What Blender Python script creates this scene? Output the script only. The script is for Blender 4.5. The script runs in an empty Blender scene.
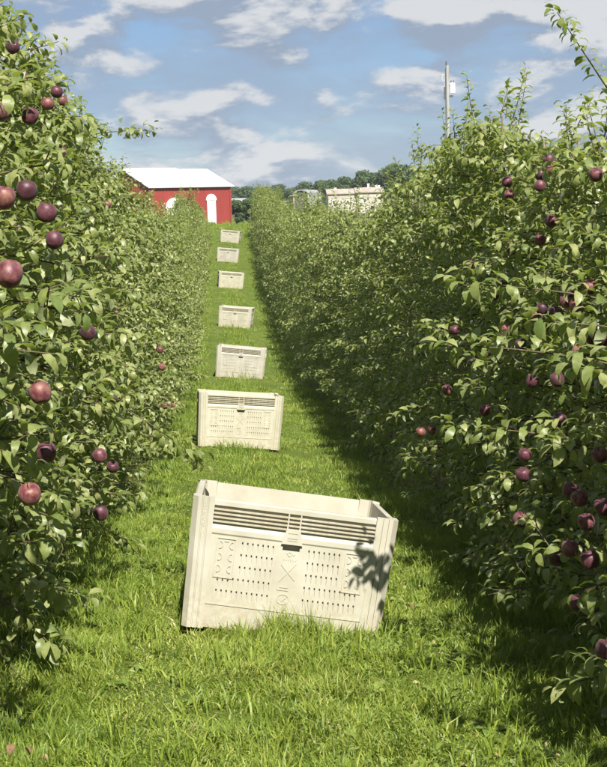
import bpy, bmesh, math, random
import numpy as np
from mathutils import Vector, Matrix, Euler

# ------------------------------------------------------------------ camera
scene = bpy.context.scene
C = scene.collection
rad = math.radians
F_PX, CX, CY = 1400.0, 303.5, 383.5          # focal length and centre in photograph pixels (607 x 767)
CAM_Z = 1.75
YAW, PITCH, ROLL = 3.09, 7.35, 1.5           # right of the row axis, below the horizon, roll
cam_d = bpy.data.cameras.new('camera')
cam = bpy.data.objects.new('camera', cam_d)
C.objects.link(cam)
cam_d.sensor_fit = 'HORIZONTAL'
cam_d.sensor_width = 36.0
cam_d.lens = 36.0 * F_PX / 607.0
cam_d.clip_start, cam_d.clip_end = 0.05, 6000.0
Rcam = Matrix.Rotation(rad(-YAW), 4, 'Z') @ Matrix.Rotation(rad(90 - PITCH), 4, 'X') @ Matrix.Rotation(rad(-ROLL), 4, 'Z')
cam.matrix_world = Matrix.Translation((0, 0, CAM_Z)) @ Rcam
scene.camera = cam
scene.render.resolution_x, scene.render.resolution_y = 810, 1024

# ------------------------------------------------------------------ world
SUN_EL, SUN_SIDE = 50.0, 12.0                # elevation; degrees to the right of straight behind the camera
az = rad(SUN_SIDE)
sun_dir = Vector((math.sin(az) * math.cos(rad(SUN_EL)), -math.cos(az) * math.cos(rad(SUN_EL)), math.sin(rad(SUN_EL))))
world = bpy.data.worlds.new('World')
scene.world = world
world.use_nodes = True
nt = world.node_tree
nt.nodes.clear()
def wn(t, **k):
    n = nt.nodes.new(t)
    for a, v in k.items(): setattr(n, a, v)
    return n
def wl(a, b): nt.links.new(a, b)
w_out = wn('ShaderNodeOutputWorld'); w_bg = wn('ShaderNodeBackground')
w_bg.inputs['Strength'].default_value = 0.059
wl(w_bg.outputs[0], w_out.inputs[0])
sky = wn('ShaderNodeTexSky', sky_type='NISHITA')
sky.sun_disc = False
sky.sun_elevation = rad(SUN_EL)
sky.sun_rotation = math.atan2(sun_dir.x, sun_dir.y)
sky.altitude = 200; sky.air_density = 1.0; sky.dust_density = 0.4; sky.ozone_density = 4.0
tc = wn('ShaderNodeTexCoord')
def cloud(offz, scale, detail, sq, lac=2.1, offx=0.0):
    mp = wn('ShaderNodeMapping')
    mp.inputs['Location'].default_value = (3.1 + offx, 1.7, offz)
    mp.inputs['Scale'].default_value = (1.0, 1.0, sq)
    wl(tc.outputs['Generated'], mp.inputs['Vector'])
    nz = wn('ShaderNodeTexNoise')
    nz.inputs['Scale'].default_value = scale
    nz.inputs['Detail'].default_value = detail
    nz.inputs['Roughness'].default_value = 0.55
    nz.inputs['Lacunarity'].default_value = lac
    nz.inputs['Distortion'].default_value = 0.25
    wl(mp.outputs[0], nz.inputs['Vector'])
    return nz.outputs['Fac']
def ramp(src, a, b, ease='EASE'):
    r = wn('ShaderNodeValToRGB')
    r.color_ramp.interpolation = ease
    r.color_ramp.elements[0].position = a; r.color_ramp.elements[1].position = b
    wl(src, r.inputs[0]); return r.outputs[0]
def wmath(op, a, b):
    m = wn('ShaderNodeMath', operation=op)
    for i, v in enumerate((a, b)):
        if isinstance(v, (int, float)): m.inputs[i].default_value = v
        else: wl(v, m.inputs[i])
    return m.outputs[0]
def cmix(fac, a, b):
    m = wn('ShaderNodeMix', data_type='RGBA')
    for sock, v in ((m.inputs[0], fac), (m.inputs[6], a), (m.inputs[7], b)):
        if isinstance(v, tuple): sock.default_value = (*v, 1)
        elif isinstance(v, (int, float)): sock.default_value = v
        else: wl(v, sock)
    return m.outputs[2]
SQ = 2.5
v0 = cloud(0.35, 4.5, 6, 3.6, offx=1.3)        # grey-blue veil
c0 = cloud(0.0, 11.0, 12, SQ)                   # cumulus
c1 = cloud(0.032, 11.0, 6, SQ)                  # the same cloud sampled higher up: tops are lit, undersides grey
c2 = cloud(0.0, 34.0, 8, 1.8, offx=0.7)        # fine billows
den = wmath('ADD', c0, wmath('MULTIPLY', wmath('SUBTRACT', c2, 0.5), 0.16))
veil = ramp(v0, 0.28, 0.56)
big_ = cloud(0.8, 3.2, 4, 4.5, offx=2.2)
den = wmath('ADD', den, wmath('MULTIPLY', wmath('SUBTRACT', big_, 0.5), 0.55))
mask = ramp(den, 0.405, 0.55)
lit = ramp(wmath('ADD', wmath('SUBTRACT', den, c1), 0.5), 0.46, 0.60)
ccol = cmix(lit, (2.35, 2.9, 3.75), (5.3, 5.4, 5.5))
wmix = wn('ShaderNodeMix', data_type='RGBA')
wl(wmath('MULTIPLY', mask, 0.94), wmix.inputs['Factor'])
tint = wn('ShaderNodeMix', data_type='RGBA', blend_type='MULTIPLY'); tint.inputs[0].default_value = 1.0; tint.inputs[7].default_value = (0.60, 0.66, 0.75, 1)
wl(sky.outputs[0], tint.inputs[6]); wl(cmix(wmath('MULTIPLY', veil, 0.75), tint.outputs[2], (2.35, 3.0, 4.05)), wmix.inputs[6]); wl(ccol, wmix.inputs[7])
wl(wmix.outputs[2], w_bg.inputs['Color'])

# ------------------------------------------------------------------ sun
sun_d = bpy.data.lights.new('sun', 'SUN')
sun_d.energy = 5.0; sun_d.angle = rad(0.53); sun_d.color = (1.0, 0.95, 0.86)
sun = bpy.data.objects.new('sun', sun_d); C.objects.link(sun)
sun.rotation_euler = sun_dir.to_track_quat('Z', 'Y').to_euler()
sun.location = (6, -10, 20)
vs = scene.view_settings
vs.view_transform = 'Standard'; vs.look = 'None'; vs.exposure = 1.2; vs.gamma = 1.0
vs.use_curve_mapping = False
scene.cycles.max_bounces = 6; scene.cycles.diffuse_bounces = 3; scene.cycles.glossy_bounces = 2; scene.cycles.transmission_bounces = 3

# ------------------------------------------------------------------ helpers
rng = np.random.default_rng(11)
random.seed(5)
R3 = np.array(Rcam.to_3x3())
CAMP = np.array((0, 0, CAM_Z))
def ray(u, v):
    d = R3 @ np.array(((u - CX) / F_PX, (CY - v) / F_PX, -1.0))
    return d
def at_y(u, v, Y):                            # point on a pixel's ray at a known distance along the row
    d = ray(u, v); return CAMP + d * (Y / d[1])
def at_x(u, v, X):
    d = ray(u, v); return CAMP + d * (X / d[0])
def project(P):
    q = (np.asarray(P) - CAMP) @ R3
    z = -q[..., 2]
    return CX + F_PX * q[..., 0] / z, CY - F_PX * q[..., 1] / z, z

def tag(o, label=None, cat=None, group=None, kind=None):
    if label: o['label'] = label
    if cat: o['category'] = cat
    if group: o['group'] = group
    if kind: o['kind'] = kind
    return o
def empty(name, loc=(0, 0, 0), rot=(0, 0, 0)):
    o = bpy.data.objects.new(name, None); C.objects.link(o)
    o.location = loc; o.rotation_euler = rot
    o.empty_display_size = 0.2
    return o
def link(name, me, parent=None, loc=None):
    o = bpy.data.objects.new(name, me); C.objects.link(o)
    if parent: o.parent = parent
    if loc is not None: o.location = loc
    return o
def mesh_np(name, V, T, mat=None, rnd=None, smooth=False):
    V = np.ascontiguousarray(V, dtype=np.float32); T = np.ascontiguousarray(T, dtype=np.int32)
    me = bpy.data.meshes.new(name)
    k = T.shape[1]
    me.vertices.add(len(V)); me.vertices.foreach_set('co', V.ravel())
    me.loops.add(T.size); me.loops.foreach_set('vertex_index', T.ravel())
    me.polygons.add(len(T))
    me.polygons.foreach_set('loop_start', np.arange(len(T), dtype=np.int32) * k)
    me.polygons.foreach_set('loop_total', np.full(len(T), k, dtype=np.int32))
    if smooth: me.polygons.foreach_set('use_smooth', np.ones(len(T), dtype=bool))
    if rnd is not None:
        a = me.attributes.new('rnd', 'FLOAT', 'POINT')
        a.data.foreach_set('value', np.ascontiguousarray(rnd, dtype=np.float32))
    if mat: me.materials.append(mat)
    me.update(calc_edges=True)
    return me
def bm_mesh(name, bm, mat=None, smooth=False):
    me = bpy.data.meshes.new(name)
    bm.normal_update(); bm.to_mesh(me); bm.free()
    if mat: me.materials.append(mat)
    if smooth:
        for p in me.polygons: p.use_smooth = True
    return me
def box(bm, x0, x1, y0, y1, z0, z1):
    vs_ = [bm.verts.new(p) for p in ((x0,y0,z0),(x1,y0,z0),(x1,y1,z0),(x0,y1,z0),(x0,y0,z1),(x1,y0,z1),(x1,y1,z1),(x0,y1,z1))]
    for f in ((3,2,1,0),(4,5,6,7),(0,1,5,4),(1,2,6,5),(2,3,7,6),(3,0,4,7)):
        bm.faces.new([vs_[i] for i in f])
    return vs_
def prism(bm, poly, axis, a, b):
    """extrude a 2-D polygon: axis 'z' (x,y), 'y' (x,z) or 'x' (y,z)"""
    def P(p, t):
        return {'z': (p[0], p[1], t), 'y': (p[0], t, p[1]), 'x': (t, p[0], p[1])}[axis]
    A = [bm.verts.new(P(p, a)) for p in poly]; B = [bm.verts.new(P(p, b)) for p in poly]
    n = len(poly)
    fs = [bm.faces.new(A), bm.faces.new(B[::-1])]
    for i in range(n): fs.append(bm.faces.new((A[i], B[i], B[(i+1) % n], A[(i+1) % n])))
    bmesh.ops.recalc_face_normals(bm, faces=fs)
def tube_np(paths, sides=5):
    """paths: list of (N,3) points and (N,) radii -> verts, quads as tris"""
    V, T, off = [], [], 0
    ang = np.linspace(0, 2*np.pi, sides, endpoint=False)
    for P, r in paths:
        P = np.asarray(P, float); n = len(P)
        t = np.gradient(P, axis=0); t /= np.linalg.norm(t, axis=1, keepdims=True) + 1e-9
        ref = np.where(np.abs(t[:, 2:3]) > 0.9, np.array([[1., 0, 0]]), np.array([[0, 0, 1.]]))
        a = np.cross(t, ref); a /= np.linalg.norm(a, axis=1, keepdims=True) + 1e-9
        b = np.cross(t, a)
        ring = P[:, None] + np.asarray(r)[:, None, None] * (a[:, None]*np.cos(ang)[None, :, None] + b[:, None]*np.sin(ang)[None, :, None])
        V.append(ring.reshape(-1, 3))
        i = np.arange(n-1)[:, None]*sides; j = np.arange(sides)[None]; k = (j+1) % sides
        q = np.stack([i+j, i+k, i+sides+k, i+sides+j], -1).reshape(-1, 4) + off
        T.append(q[:, [0,1,2]]); T.append(q[:, [0,2,3]])
        off += n*sides
    return np.concatenate(V), np.concatenate(T)

# ------------------------------------------------------------------ materials
def new_mat(name):
    m = bpy.data.materials.new(name); m.use_nodes = True
    n = m.node_tree; n.nodes.clear()
    out = n.nodes.new('ShaderNodeOutputMaterial')
    return m, n, out
class NB:
    def __init__(s, n): s.n = n
    def node(s, t, **k):
        x = s.n.nodes.new(t)
        for a, v in k.items(): setattr(x, a, v)
        return x
    def link(s, a, b): s.n.links.new(a, b)
    def noise(s, scale, detail=4, rough=0.55, coord='Object', mscale=None):
        t = s.node('ShaderNodeTexCoord'); z = s.node('ShaderNodeTexNoise')
        if hasattr(s, 'w'): z.noise_dimensions = '4D'; z.inputs['W'].default_value = s.w
        z.inputs['Scale'].default_value = scale; z.inputs['Detail'].default_value = detail; z.inputs['Roughness'].default_value = rough
        if mscale:
            mp = s.node('ShaderNodeMapping'); mp.inputs['Scale'].default_value = mscale
            s.link(t.outputs[coord], mp.inputs[0]); s.link(mp.outputs[0], z.inputs['Vector'])
        else: s.link(t.outputs[coord], z.inputs['Vector'])
        return z.outputs['Fac']
    def ramp(s, src, stops):
        r = s.node('ShaderNodeValToRGB'); e = r.color_ramp.elements
        while len(e) < len(stops): e.new(0.5)
        for x, (p, c) in zip(e, stops): x.position = p; x.color = (*c, 1) if len(c) == 3 else c
        s.link(src, r.inputs[0]); return r.outputs[0]
    def mix(s, fac, a, b, bt='MIX'):
        m = s.node('ShaderNodeMix', data_type='RGBA', blend_type=bt)
        for sock, v in ((m.inputs[0], fac), (m.inputs[6], a), (m.inputs[7], b)):
            if isinstance(v, (int, float)): sock.default_value = v
            elif isinstance(v, tuple): sock.default_value = (*v, 1)
            else: s.link(v, sock)
        return m.outputs[2]
    def bump(s, h, st, dist=0.01):
        b = s.node('ShaderNodeBump'); b.inputs['Strength'].default_value = st; b.inputs['Distance'].default_value = dist
        s.link(h, b.inputs['Height']); return b.outputs[0]
    def bsdf(s, col, rough=0.6, spec=0.5, normal=None, metal=0.0):
        p = s.node('ShaderNodeBsdfPrincipled')
        if isinstance(col, tuple): p.inputs['Base Color'].default_value = (*col, 1)
        else: s.link(col, p.inputs['Base Color'])
        if isinstance(rough, (int, float)): p.inputs['Roughness'].default_value = rough
        else: s.link(rough, p.inputs['Roughness'])
        p.inputs['Specular IOR Level'].default_value = spec; p.inputs['Metallic'].default_value = metal
        if normal is not None: s.link(normal, p.inputs['Normal'])
        return p
def simple(name, stops, scale=8, rough=0.7, bump=0.0, spec=0.4, coord='Object', mscale=None, bscale=40, bdist=0.01):
    m, n, out = new_mat(name); b = NB(n)
    col = b.ramp(b.noise(scale, 6, coord=coord, mscale=mscale), stops)
    nrm = b.bump(b.noise(bscale, 4, coord=coord), bump, bdist) if bump else None
    p = b.bsdf(col, rough, spec, nrm); b.link(p.outputs[0], out.inputs[0]); return m

def leaf_material(name, stops, under, trans, tfac=0.3, rough=0.42, spec=0.5):
    m, n, out = new_mat(name); b = NB(n)
    at = b.node('ShaderNodeAttribute', attribute_name='rnd')
    col = b.ramp(at.outputs['Fac'], stops)
    geo = b.node('ShaderNodeNewGeometry')
    col2 = b.mix(geo.outputs['Backfacing'], col, under)
    nz = b.node('ShaderNodeTexNoise'); nz.inputs['Scale'].default_value = 55.0; nz.inputs['Detail'].default_value = 3.0
    b.link(geo.outputs['Position'], nz.inputs['Vector'])
    v_ = b.ramp(nz.outputs['Fac'], [(0.3, (0.78, 0.80, 0.76)), (0.7, (1.18, 1.15, 1.12))])
    col2 = b.mix(1.0, col2, v_, 'MULTIPLY')
    p = b.bsdf(col2, rough, spec, b.bump(nz.outputs['Fac'], 0.20, 0.010))
    t = b.node('ShaderNodeBsdfTranslucent'); t.inputs[0].default_value = (*trans, 1)
    mx = b.node('ShaderNodeMixShader'); mx.inputs[0].default_value = tfac
    b.link(p.outputs[0], mx.inputs[1]); b.link(t.outputs[0], mx.inputs[2]); b.link(mx.outputs[0], out.inputs[0])
    return m
M = {}
M['leaf'] = leaf_material('apple_leaf', [(0.0, (0.095, 0.135, 0.034)), (0.5, (0.185, 0.220, 0.070)), (0.9, (0.28, 0.295, 0.125)), (1.0, (0.32, 0.30, 0.14))],
                          (0.23, 0.26, 0.14), (0.30, 0.38, 0.05), 0.36, 0.44, 0.5)
M['grass'] = leaf_material('grass_blade', [(0.0, (0.062, 0.130, 0.014)), (0.5, (0.190, 0.258, 0.030)), (0.88, (0.320, 0.350, 0.072)), (1.0, (0.42, 0.37, 0.19))],
                           (0.16, 0.22, 0.04), (0.30, 0.40, 0.04), 0.35, 0.5, 0.35)
M['clover'] = leaf_material('clover_leaf', [(0.0, (0.11, 0.17, 0.03)), (1.0, (0.20, 0.25, 0.06))], (0.17, 0.22, 0.07), (0.22, 0.30, 0.03), 0.3, 0.45, 0.4)
M['dead'] = leaf_material('dead_leaf', [(0.0, (0.16, 0.095, 0.055)), (0.5, (0.24, 0.17, 0.09)), (1.0, (0.38, 0.33, 0.17))], (0.30, 0.24, 0.15), (0.22, 0.15, 0.05), 0.15, 0.7, 0.2)
M['far_leaf'] = leaf_material('woodland_leaf', [(0.0, (0.040, 0.075, 0.026)), (0.6, (0.065, 0.105, 0.038)), (1.0, (0.100, 0.135, 0.052))],
                              (0.06, 0.09, 0.035), (0.06, 0.10, 0.02), 0.2, 0.7, 0.2)
M['bark'] = simple('apple_bark', [(0.2, (0.10, 0.075, 0.055)), (0.5, (0.20, 0.155, 0.12)), (0.8, (0.32, 0.27, 0.22))], 14, 0.85, 0.6, 0.2, mscale=(1, 1, 0.3), bscale=60)
M['twig'] = simple('apple_twig', [(0.3, (0.060, 0.048, 0.026)), (0.7, (0.12, 0.095, 0.055))], 30, 0.8, 0.0, 0.2)
M['red_wall'] = simple('red_barn_steel', [(0.3, (0.21, 0.032, 0.027)), (0.7, (0.26, 0.042, 0.035))], 0.6, 0.5, 0.0, 0.4, mscale=(1, 1, 0.2))
M['white_roof'] = simple('white_steel_roof', [(0.3, (0.76, 0.78, 0.80)), (0.7, (0.84, 0.85, 0.86))], 0.5, 0.4, 0.0, 0.5)
M['white_paint'] = simple('white_paint', [(0.3, (0.72, 0.73, 0.74)), (0.7, (0.82, 0.82, 0.82))], 2.0, 0.6)
M['glass'] = simple('dark_pane', [(0.3, (0.04, 0.05, 0.06)), (0.7, (0.09, 0.10, 0.11))], 1.0, 0.15, 0, 0.6)
M['beige'] = simple('beige_wall', [(0.25, (0.25, 0.215, 0.175)), (0.5, (0.40, 0.365, 0.315)), (0.75, (0.56, 0.53, 0.49))], 0.7, 0.85)
M['tan_roof'] = simple('tan_roof', [(0.3, (0.26, 0.20, 0.155)), (0.7, (0.36, 0.29, 0.23))], 1.2, 0.85)
M['grey_wood'] = simple('grey_planks', [(0.25, (0.045, 0.048, 0.05)), (0.75, (0.10, 0.10, 0.10))], 3.0, 0.85, mscale=(4, 4, 0.3))
M['pale_metal'] = simple('pale_sheet_metal', [(0.3, (0.30, 0.31, 0.31)), (0.7, (0.42, 0.43, 0.42))], 1.2, 0.5, 0, 0.5)
M['worn_roof'] = simple('worn_roof', [(0.3, (0.20, 0.165, 0.135)), (0.7, (0.32, 0.28, 0.24))], 0.9, 0.9)
M['shed_roof'] = simple('grey_shed_roof', [(0.3, (0.20, 0.21, 0.22)), (0.7, (0.28, 0.29, 0.29))], 1.2, 0.6)
M['pole'] = simple('weathered_pole', [(0.25, (0.18, 0.185, 0.19)), (0.75, (0.36, 0.365, 0.37))], 5.0, 0.8, mscale=(3, 3, 0.2))
M['steel'] = simple('galvanised_steel', [(0.3, (0.55, 0.57, 0.58)), (0.7, (0.72, 0.73, 0.74))], 6.0, 0.4, 0, 0.6)
M['dark_metal'] = simple('dark_metal', [(0.3, (0.05, 0.055, 0.06)), (0.7, (0.10, 0.10, 0.11))], 6.0, 0.5)

def plastic(seed=0):
    m, n, out = new_mat('cream_plastic'); b = NB(n); b.w = seed*3.7
    k_ = 0.97 + 0.05*math.sin(seed*2.1)
    base = b.ramp(b.noise(5, 6), [(0.3, (0.320*k_, 0.302*k_, 0.228)), (0.55, (0.375*k_, 0.360*k_, 0.286)), (0.75, (0.415*k_, 0.405*k_, 0.340))])
    streak = b.ramp(b.noise(9, 6, 0.65, mscale=(3.5, 3.5, 0.45)), [(0.52, (0, 0, 0)), (0.74, (1, 1, 1))])
    # splashed soil near the bottom of the bin, broken up by noise
    t = b.node('ShaderNodeTexCoord'); sx = b.node('ShaderNodeSeparateXYZ'); b.link(t.outputs['Object'], sx.inputs[0])
    mr = b.node('ShaderNodeMapRange'); mr.inputs[1].default_value = 0.34; mr.inputs[2].default_value = 0.0
    b.link(sx.outputs[2], mr.inputs[0])
    sp = b.ramp(b.noise(26, 8, 0.7), [(0.42, (0, 0, 0)), (0.60, (1, 1, 1))])
    mm = b.node('ShaderNodeMath', operation='MULTIPLY'); b.link(mr.outputs[0], mm.inputs[0]); b.link(sp, mm.inputs[1])
    mm2 = b.node('ShaderNodeMath', operation='MULTIPLY'); b.link(mm.outputs[0], mm2.inputs[0]); mm2.inputs[1].default_value = 0.75
    base = b.mix(mm2.outputs[0], base, (0.27, 0.22, 0.13))
    st = b.node('ShaderNodeMath', operation='MULTIPLY'); b.link(streak, st.inputs[0]); st.inputs[1].default_value = 0.34
    base = b.mix(st.outputs[0], base, (0.42, 0.36, 0.24))
    sc = b.ramp(b.noise(70, 3, 0.6, mscale=(0.25, 0.25, 2.2)), [(0.63, (0, 0, 0)), (0.72, (1, 1, 1))])    # scuffs
    sm_ = b.node('ShaderNodeMath', operation='MULTIPLY'); b.link(sc, sm_.inputs[0]); sm_.inputs[1].default_value = 0.35
    base = b.mix(sm_.outputs[0], base, (0.30, 0.265, 0.19))
    ro = b.ramp(b.noise(12, 4), [(0.3, (0.42,)*3), (0.7, (0.62,)*3)])
    p = b.bsdf(base, ro, 0.45, b.bump(b.noise(55, 5), 0.05, 0.002))
    p.inputs['Subsurface Weight'].default_value = 0.0
    b.link(p.outputs[0], out.inputs[0]); return m
M['plastic'] = plastic()
BIN_MATS = [M['plastic']] + [plastic(k) for k in range(1, 7)]
def apple_mat():
    m, n, out = new_mat('dark_red_apple'); b = NB(n)
    oi = b.node('ShaderNodeObjectInfo')
    c1 = b.ramp(oi.outputs['Random'], [(0.0, (0.022, 0.004, 0.009)), (0.6, (0.048, 0.007, 0.016)), (1.0, (0.10, 0.015, 0.026))])
    c2 = b.ramp(oi.outputs['Random'], [(0.0, (0.050, 0.014, 0.024)), (0.6, (0.115, 0.034, 0.046)), (1.0, (0.24, 0.115, 0.075))])
    f = b.ramp(b.noise(1.4, 5, 0.6), [(0.38, (0, 0, 0)), (0.66, (1, 1, 1))])
    col = b.mix(f, c1, c2)
    vo = b.node('ShaderNodeTexVoronoi'); vo.inputs['Scale'].default_value = 7
    t = b.node('ShaderNodeTexCoord'); b.link(t.outputs['Object'], vo.inputs['Vector'])
    dots = b.ramp(vo.outputs['Distance'], [(0.10, (1, 1, 1)), (0.2, (0, 0, 0))])
    dm = b.node('ShaderNodeMath', operation='MULTIPLY'); b.link(dots, dm.inputs[0]); dm.inputs[1].default_value = 0.35
    col = b.mix(dm.outputs[0], col, (0.45, 0.28, 0.22))
    p = b.bsdf(col, 0.50, 0.4)
    p.inputs['Sheen Weight'].default_value = 0.06; p.inputs['Sheen Roughness'].default_value = 0.6
    b.link(p.outputs[0], out.inputs[0]); return m
M['apple'] = apple_mat()

def ground_mat():
    m, n, out = new_mat('orchard_floor'); b = NB(n)
    g = b.ramp(b.noise(1.3, 8, 0.65), [(0.3, (0.060, 0.095, 0.016)), (0.55, (0.095, 0.135, 0.024)), (0.75, (0.135, 0.155, 0.035))])
    g2 = b.ramp(b.noise(45, 6, 0.7), [(0.3, (0.45, 0.45, 0.45)), (0.7, (1.25, 1.2, 1.1))])
    g = b.mix(1.0, g, g2, 'MULTIPLY')
    soil = b.ramp(b.noise(22, 8, 0.65), [(0.3, (0.070, 0.050, 0.032)), (0.7, (0.17, 0.13, 0.09))])
    t = b.node('ShaderNodeTexCoord'); sx = b.node('ShaderNodeSeparateXYZ'); b.link(t.outputs['Object'], sx.inputs[0])
    def strip(c):                              # sprayed, bare strip under a tree row
        s1 = b.node('ShaderNodeMath', operation='SUBTRACT'); b.link(sx.outputs[0], s1.inputs[0]); s1.inputs[1].default_value = c
        s2 = b.node('ShaderNodeMath', operation='ABSOLUTE'); b.link(s1.outputs[0], s2.inputs[0])
        mr = b.node('ShaderNodeMapRange'); mr.inputs[1].default_value = 0.75; mr.inputs[2].default_value = 0.35
        b.link(s2.outputs[0], mr.inputs[0]); return mr.outputs[0]
    mx = b.node('ShaderNodeMath', operation='MAXIMUM'); b.link(strip(-1.65), mx.inputs[0]); b.link(strip(2.6), mx.inputs[1])
    brk = b.ramp(b.noise(7, 6, 0.7), [(0.38, (0, 0, 0)), (0.55, (1, 1, 1))])
    mu = b.node('ShaderNodeMath', operation='MULTIPLY'); b.link(mx.outputs[0], mu.inputs[0]); b.link(brk, mu.inputs[1])
    yl = b.node('ShaderNodeMapRange'); yl.inputs[1].default_value = 98; yl.inputs[2].default_value = 90; b.link(sx.outputs[1], yl.inputs[0])
    mu2 = b.node('ShaderNodeMath', operation='MULTIPLY'); b.link(mu.outputs[0], mu2.inputs[0]); b.link(yl.outputs[0], mu2.inputs[1])
    col = b.mix(mu2.outputs[0], g, soil)
    p = b.bsdf(col, 0.9, 0.15, b.bump(b.noise(70, 6, 0.7), 0.7, 0.03))
    b.link(p.outputs[0], out.inputs[0]); return m
M['ground'] = ground_mat()

# ------------------------------------------------------------------ terrain
BIN_PX = [  # bottom centre of each bin in the photograph, distance along the row, yaw, extra lean
    (280.0, 635.0, 7.9, -1.0, 3.6), (237.0, 450.0, 19.6, 2.0, -0.5), (240.0, 378.0, 34.0, -3.0, 1.0), (235.5, 327.0, 50.5, -6.0, 0.5),
    (230.0, 288.0, 66.5, 3.0, 0.5), (227.5, 262.0, 78.5, -2.0, 0.5), (230.5, 242.5, 88.0, -7.0, 0.5)]
CROSS = 0.10
def cross(x, y):
    x = np.asarray(x, float); y = np.asarray(y, float)
    fade = 1.0 - np.clip((y - 90) / 40, 0, 1)
    return -CROSS * 7.0 * np.tanh(x / 7.0) * fade
pts = [(-200.0, 10.0), (-60.0, 5.0), (-20.0, 1.75), (0.0, 0.0)]
for (u, v, Y, _, _) in BIN_PX:
    p = at_y(u, v, Y); pts.append((Y, float(p[2] - cross(p[0], Y)) - 0.02))
zc = CAM_Z
pts += [(104.0, zc - 1.5), (125.0, zc - 2.1), (170.0, zc - 3.0), (230.0, zc - 3.4), (300.0, zc - 3.5), (420.0, zc - 3.0), (700.0, zc + 0.0), (1100.0, zc - 2), (6000.0, zc - 30)]
PY = np.array([p[0] for p in pts]); PZ = np.array([p[1] for p in pts])
def _slopes(x, y):                             # monotone-safe cubic slopes
    h = np.diff(x); d = np.diff(y) / h; m = np.zeros_like(y)
    m[1:-1] = (d[:-1] * h[1:] + d[1:] * h[:-1]) / (h[:-1] + h[1:]); m[0], m[-1] = d[0], d[-1]
    return m
PM = _slopes(PY, PZ)
def prof(y):
    y = np.clip(np.asarray(y, float), PY[0], PY[-1]); i = np.clip(np.searchsorted(PY, y) - 1, 0, len(PY) - 2)
    h = PY[i+1] - PY[i]; t = (y - PY[i]) / h
    return ((2*t**3 - 3*t**2 + 1)*PZ[i] + (t**3 - 2*t**2 + t)*h*PM[i] + (-2*t**3 + 3*t**2)*PZ[i+1] + (t**3 - t**2)*h*PM[i+1])
def gz(x, y):
    x = np.asarray(x, float); y = np.asarray(y, float)
    near = np.clip(1 - (np.abs(y - 20) / 110), 0, 1)
    return prof(y) + cross(x, y) + near * 0.018 * (np.sin(x*2.3 + y*0.7) + np.sin(y*1.9 - x*1.1 + 1.0))
xs = np.unique(np.concatenate([np.linspace(-1500, -30, 22), np.linspace(-30, -5, 14), np.linspace(-5, 6, 45), np.linspace(6, 30, 14), np.linspace(30, 1500, 22)]))
ys = np.unique(np.concatenate([np.linspace(-200, -10, 12), np.linspace(-10, 40, 160), np.linspace(40, 130, 120), np.linspace(130, 700, 50), np.linspace(700, 4500, 20)]))
gx, gy = np.meshgrid(xs, ys)
gv = np.stack([gx, gy, gz(gx, gy)], -1).reshape(-1, 3)
nx = len(xs)
ii = (np.arange(len(ys)-1)[:, None]*nx + np.arange(nx-1)[None]).ravel()
gq = np.stack([ii, ii+1, ii+1+nx, ii+nx], -1)
g = link('ground', mesh_np('ground', gv, gq, M['ground'], smooth=True)); tag(g, 'grassy orchard floor dipping into a hollow and rising again', kind='structure')

# ------------------------------------------------------------------ harvest bins
BW, BH = 1.2, 0.765                            # width and height of a bin, metres
PW = 0.125                                     # corner post width
def holed_plate(bm, u0, u1, v0, v1, holes, y, depth):
    us = sorted({u0, u1, *[h[0] for h in holes], *[h[1] for h in holes]}); vs2 = sorted({v0, v1, *[h[2] for h in holes], *[h[3] for h in holes]})
    us = [round(a, 5) for a in us]; vs2 = [round(a, 5) for a in vs2]
    H = [tuple(round(a, 5) for a in h) for h in holes]
    cache = {}
    def V(u, v, yy):
        k = (u, v, yy)
        if k not in cache: cache[k] = bm.verts.new((u, yy, v))
        return cache[k]
    for i in range(len(us)-1):
        for j in range(len(vs2)-1):
            cu, cv = (us[i]+us[i+1])/2, (vs2[j]+vs2[j+1])/2
            if any(h[0] < cu < h[1] and h[2] < cv < h[3] for h in H): continue
            bm.faces.new((V(us[i], vs2[j], y), V(us[i+1], vs2[j], y), V(us[i+1], vs2[j+1], y), V(us[i], vs2[j+1], y)))
    for (a, b_, c, d) in H:
        for (p, q) in (((a, c), (a, d)), ((a, d), (b_, d)), ((b_, d), (b_, c)), ((b_, c), (a, c))):
            w = [bm.verts.new((p[0], y, p[1])), bm.verts.new((q[0], y, q[1])), bm.verts.new((q[0], y+depth, q[1])), bm.verts.new((p[0], y+depth, p[1]))]
            bm.faces.new(w[::-1])
h2 = BW / 2
L, Rr = -h2 + PW, h2 - PW                      # panel between the posts; the wall's outer plane is y = 0, inside is +y
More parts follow.
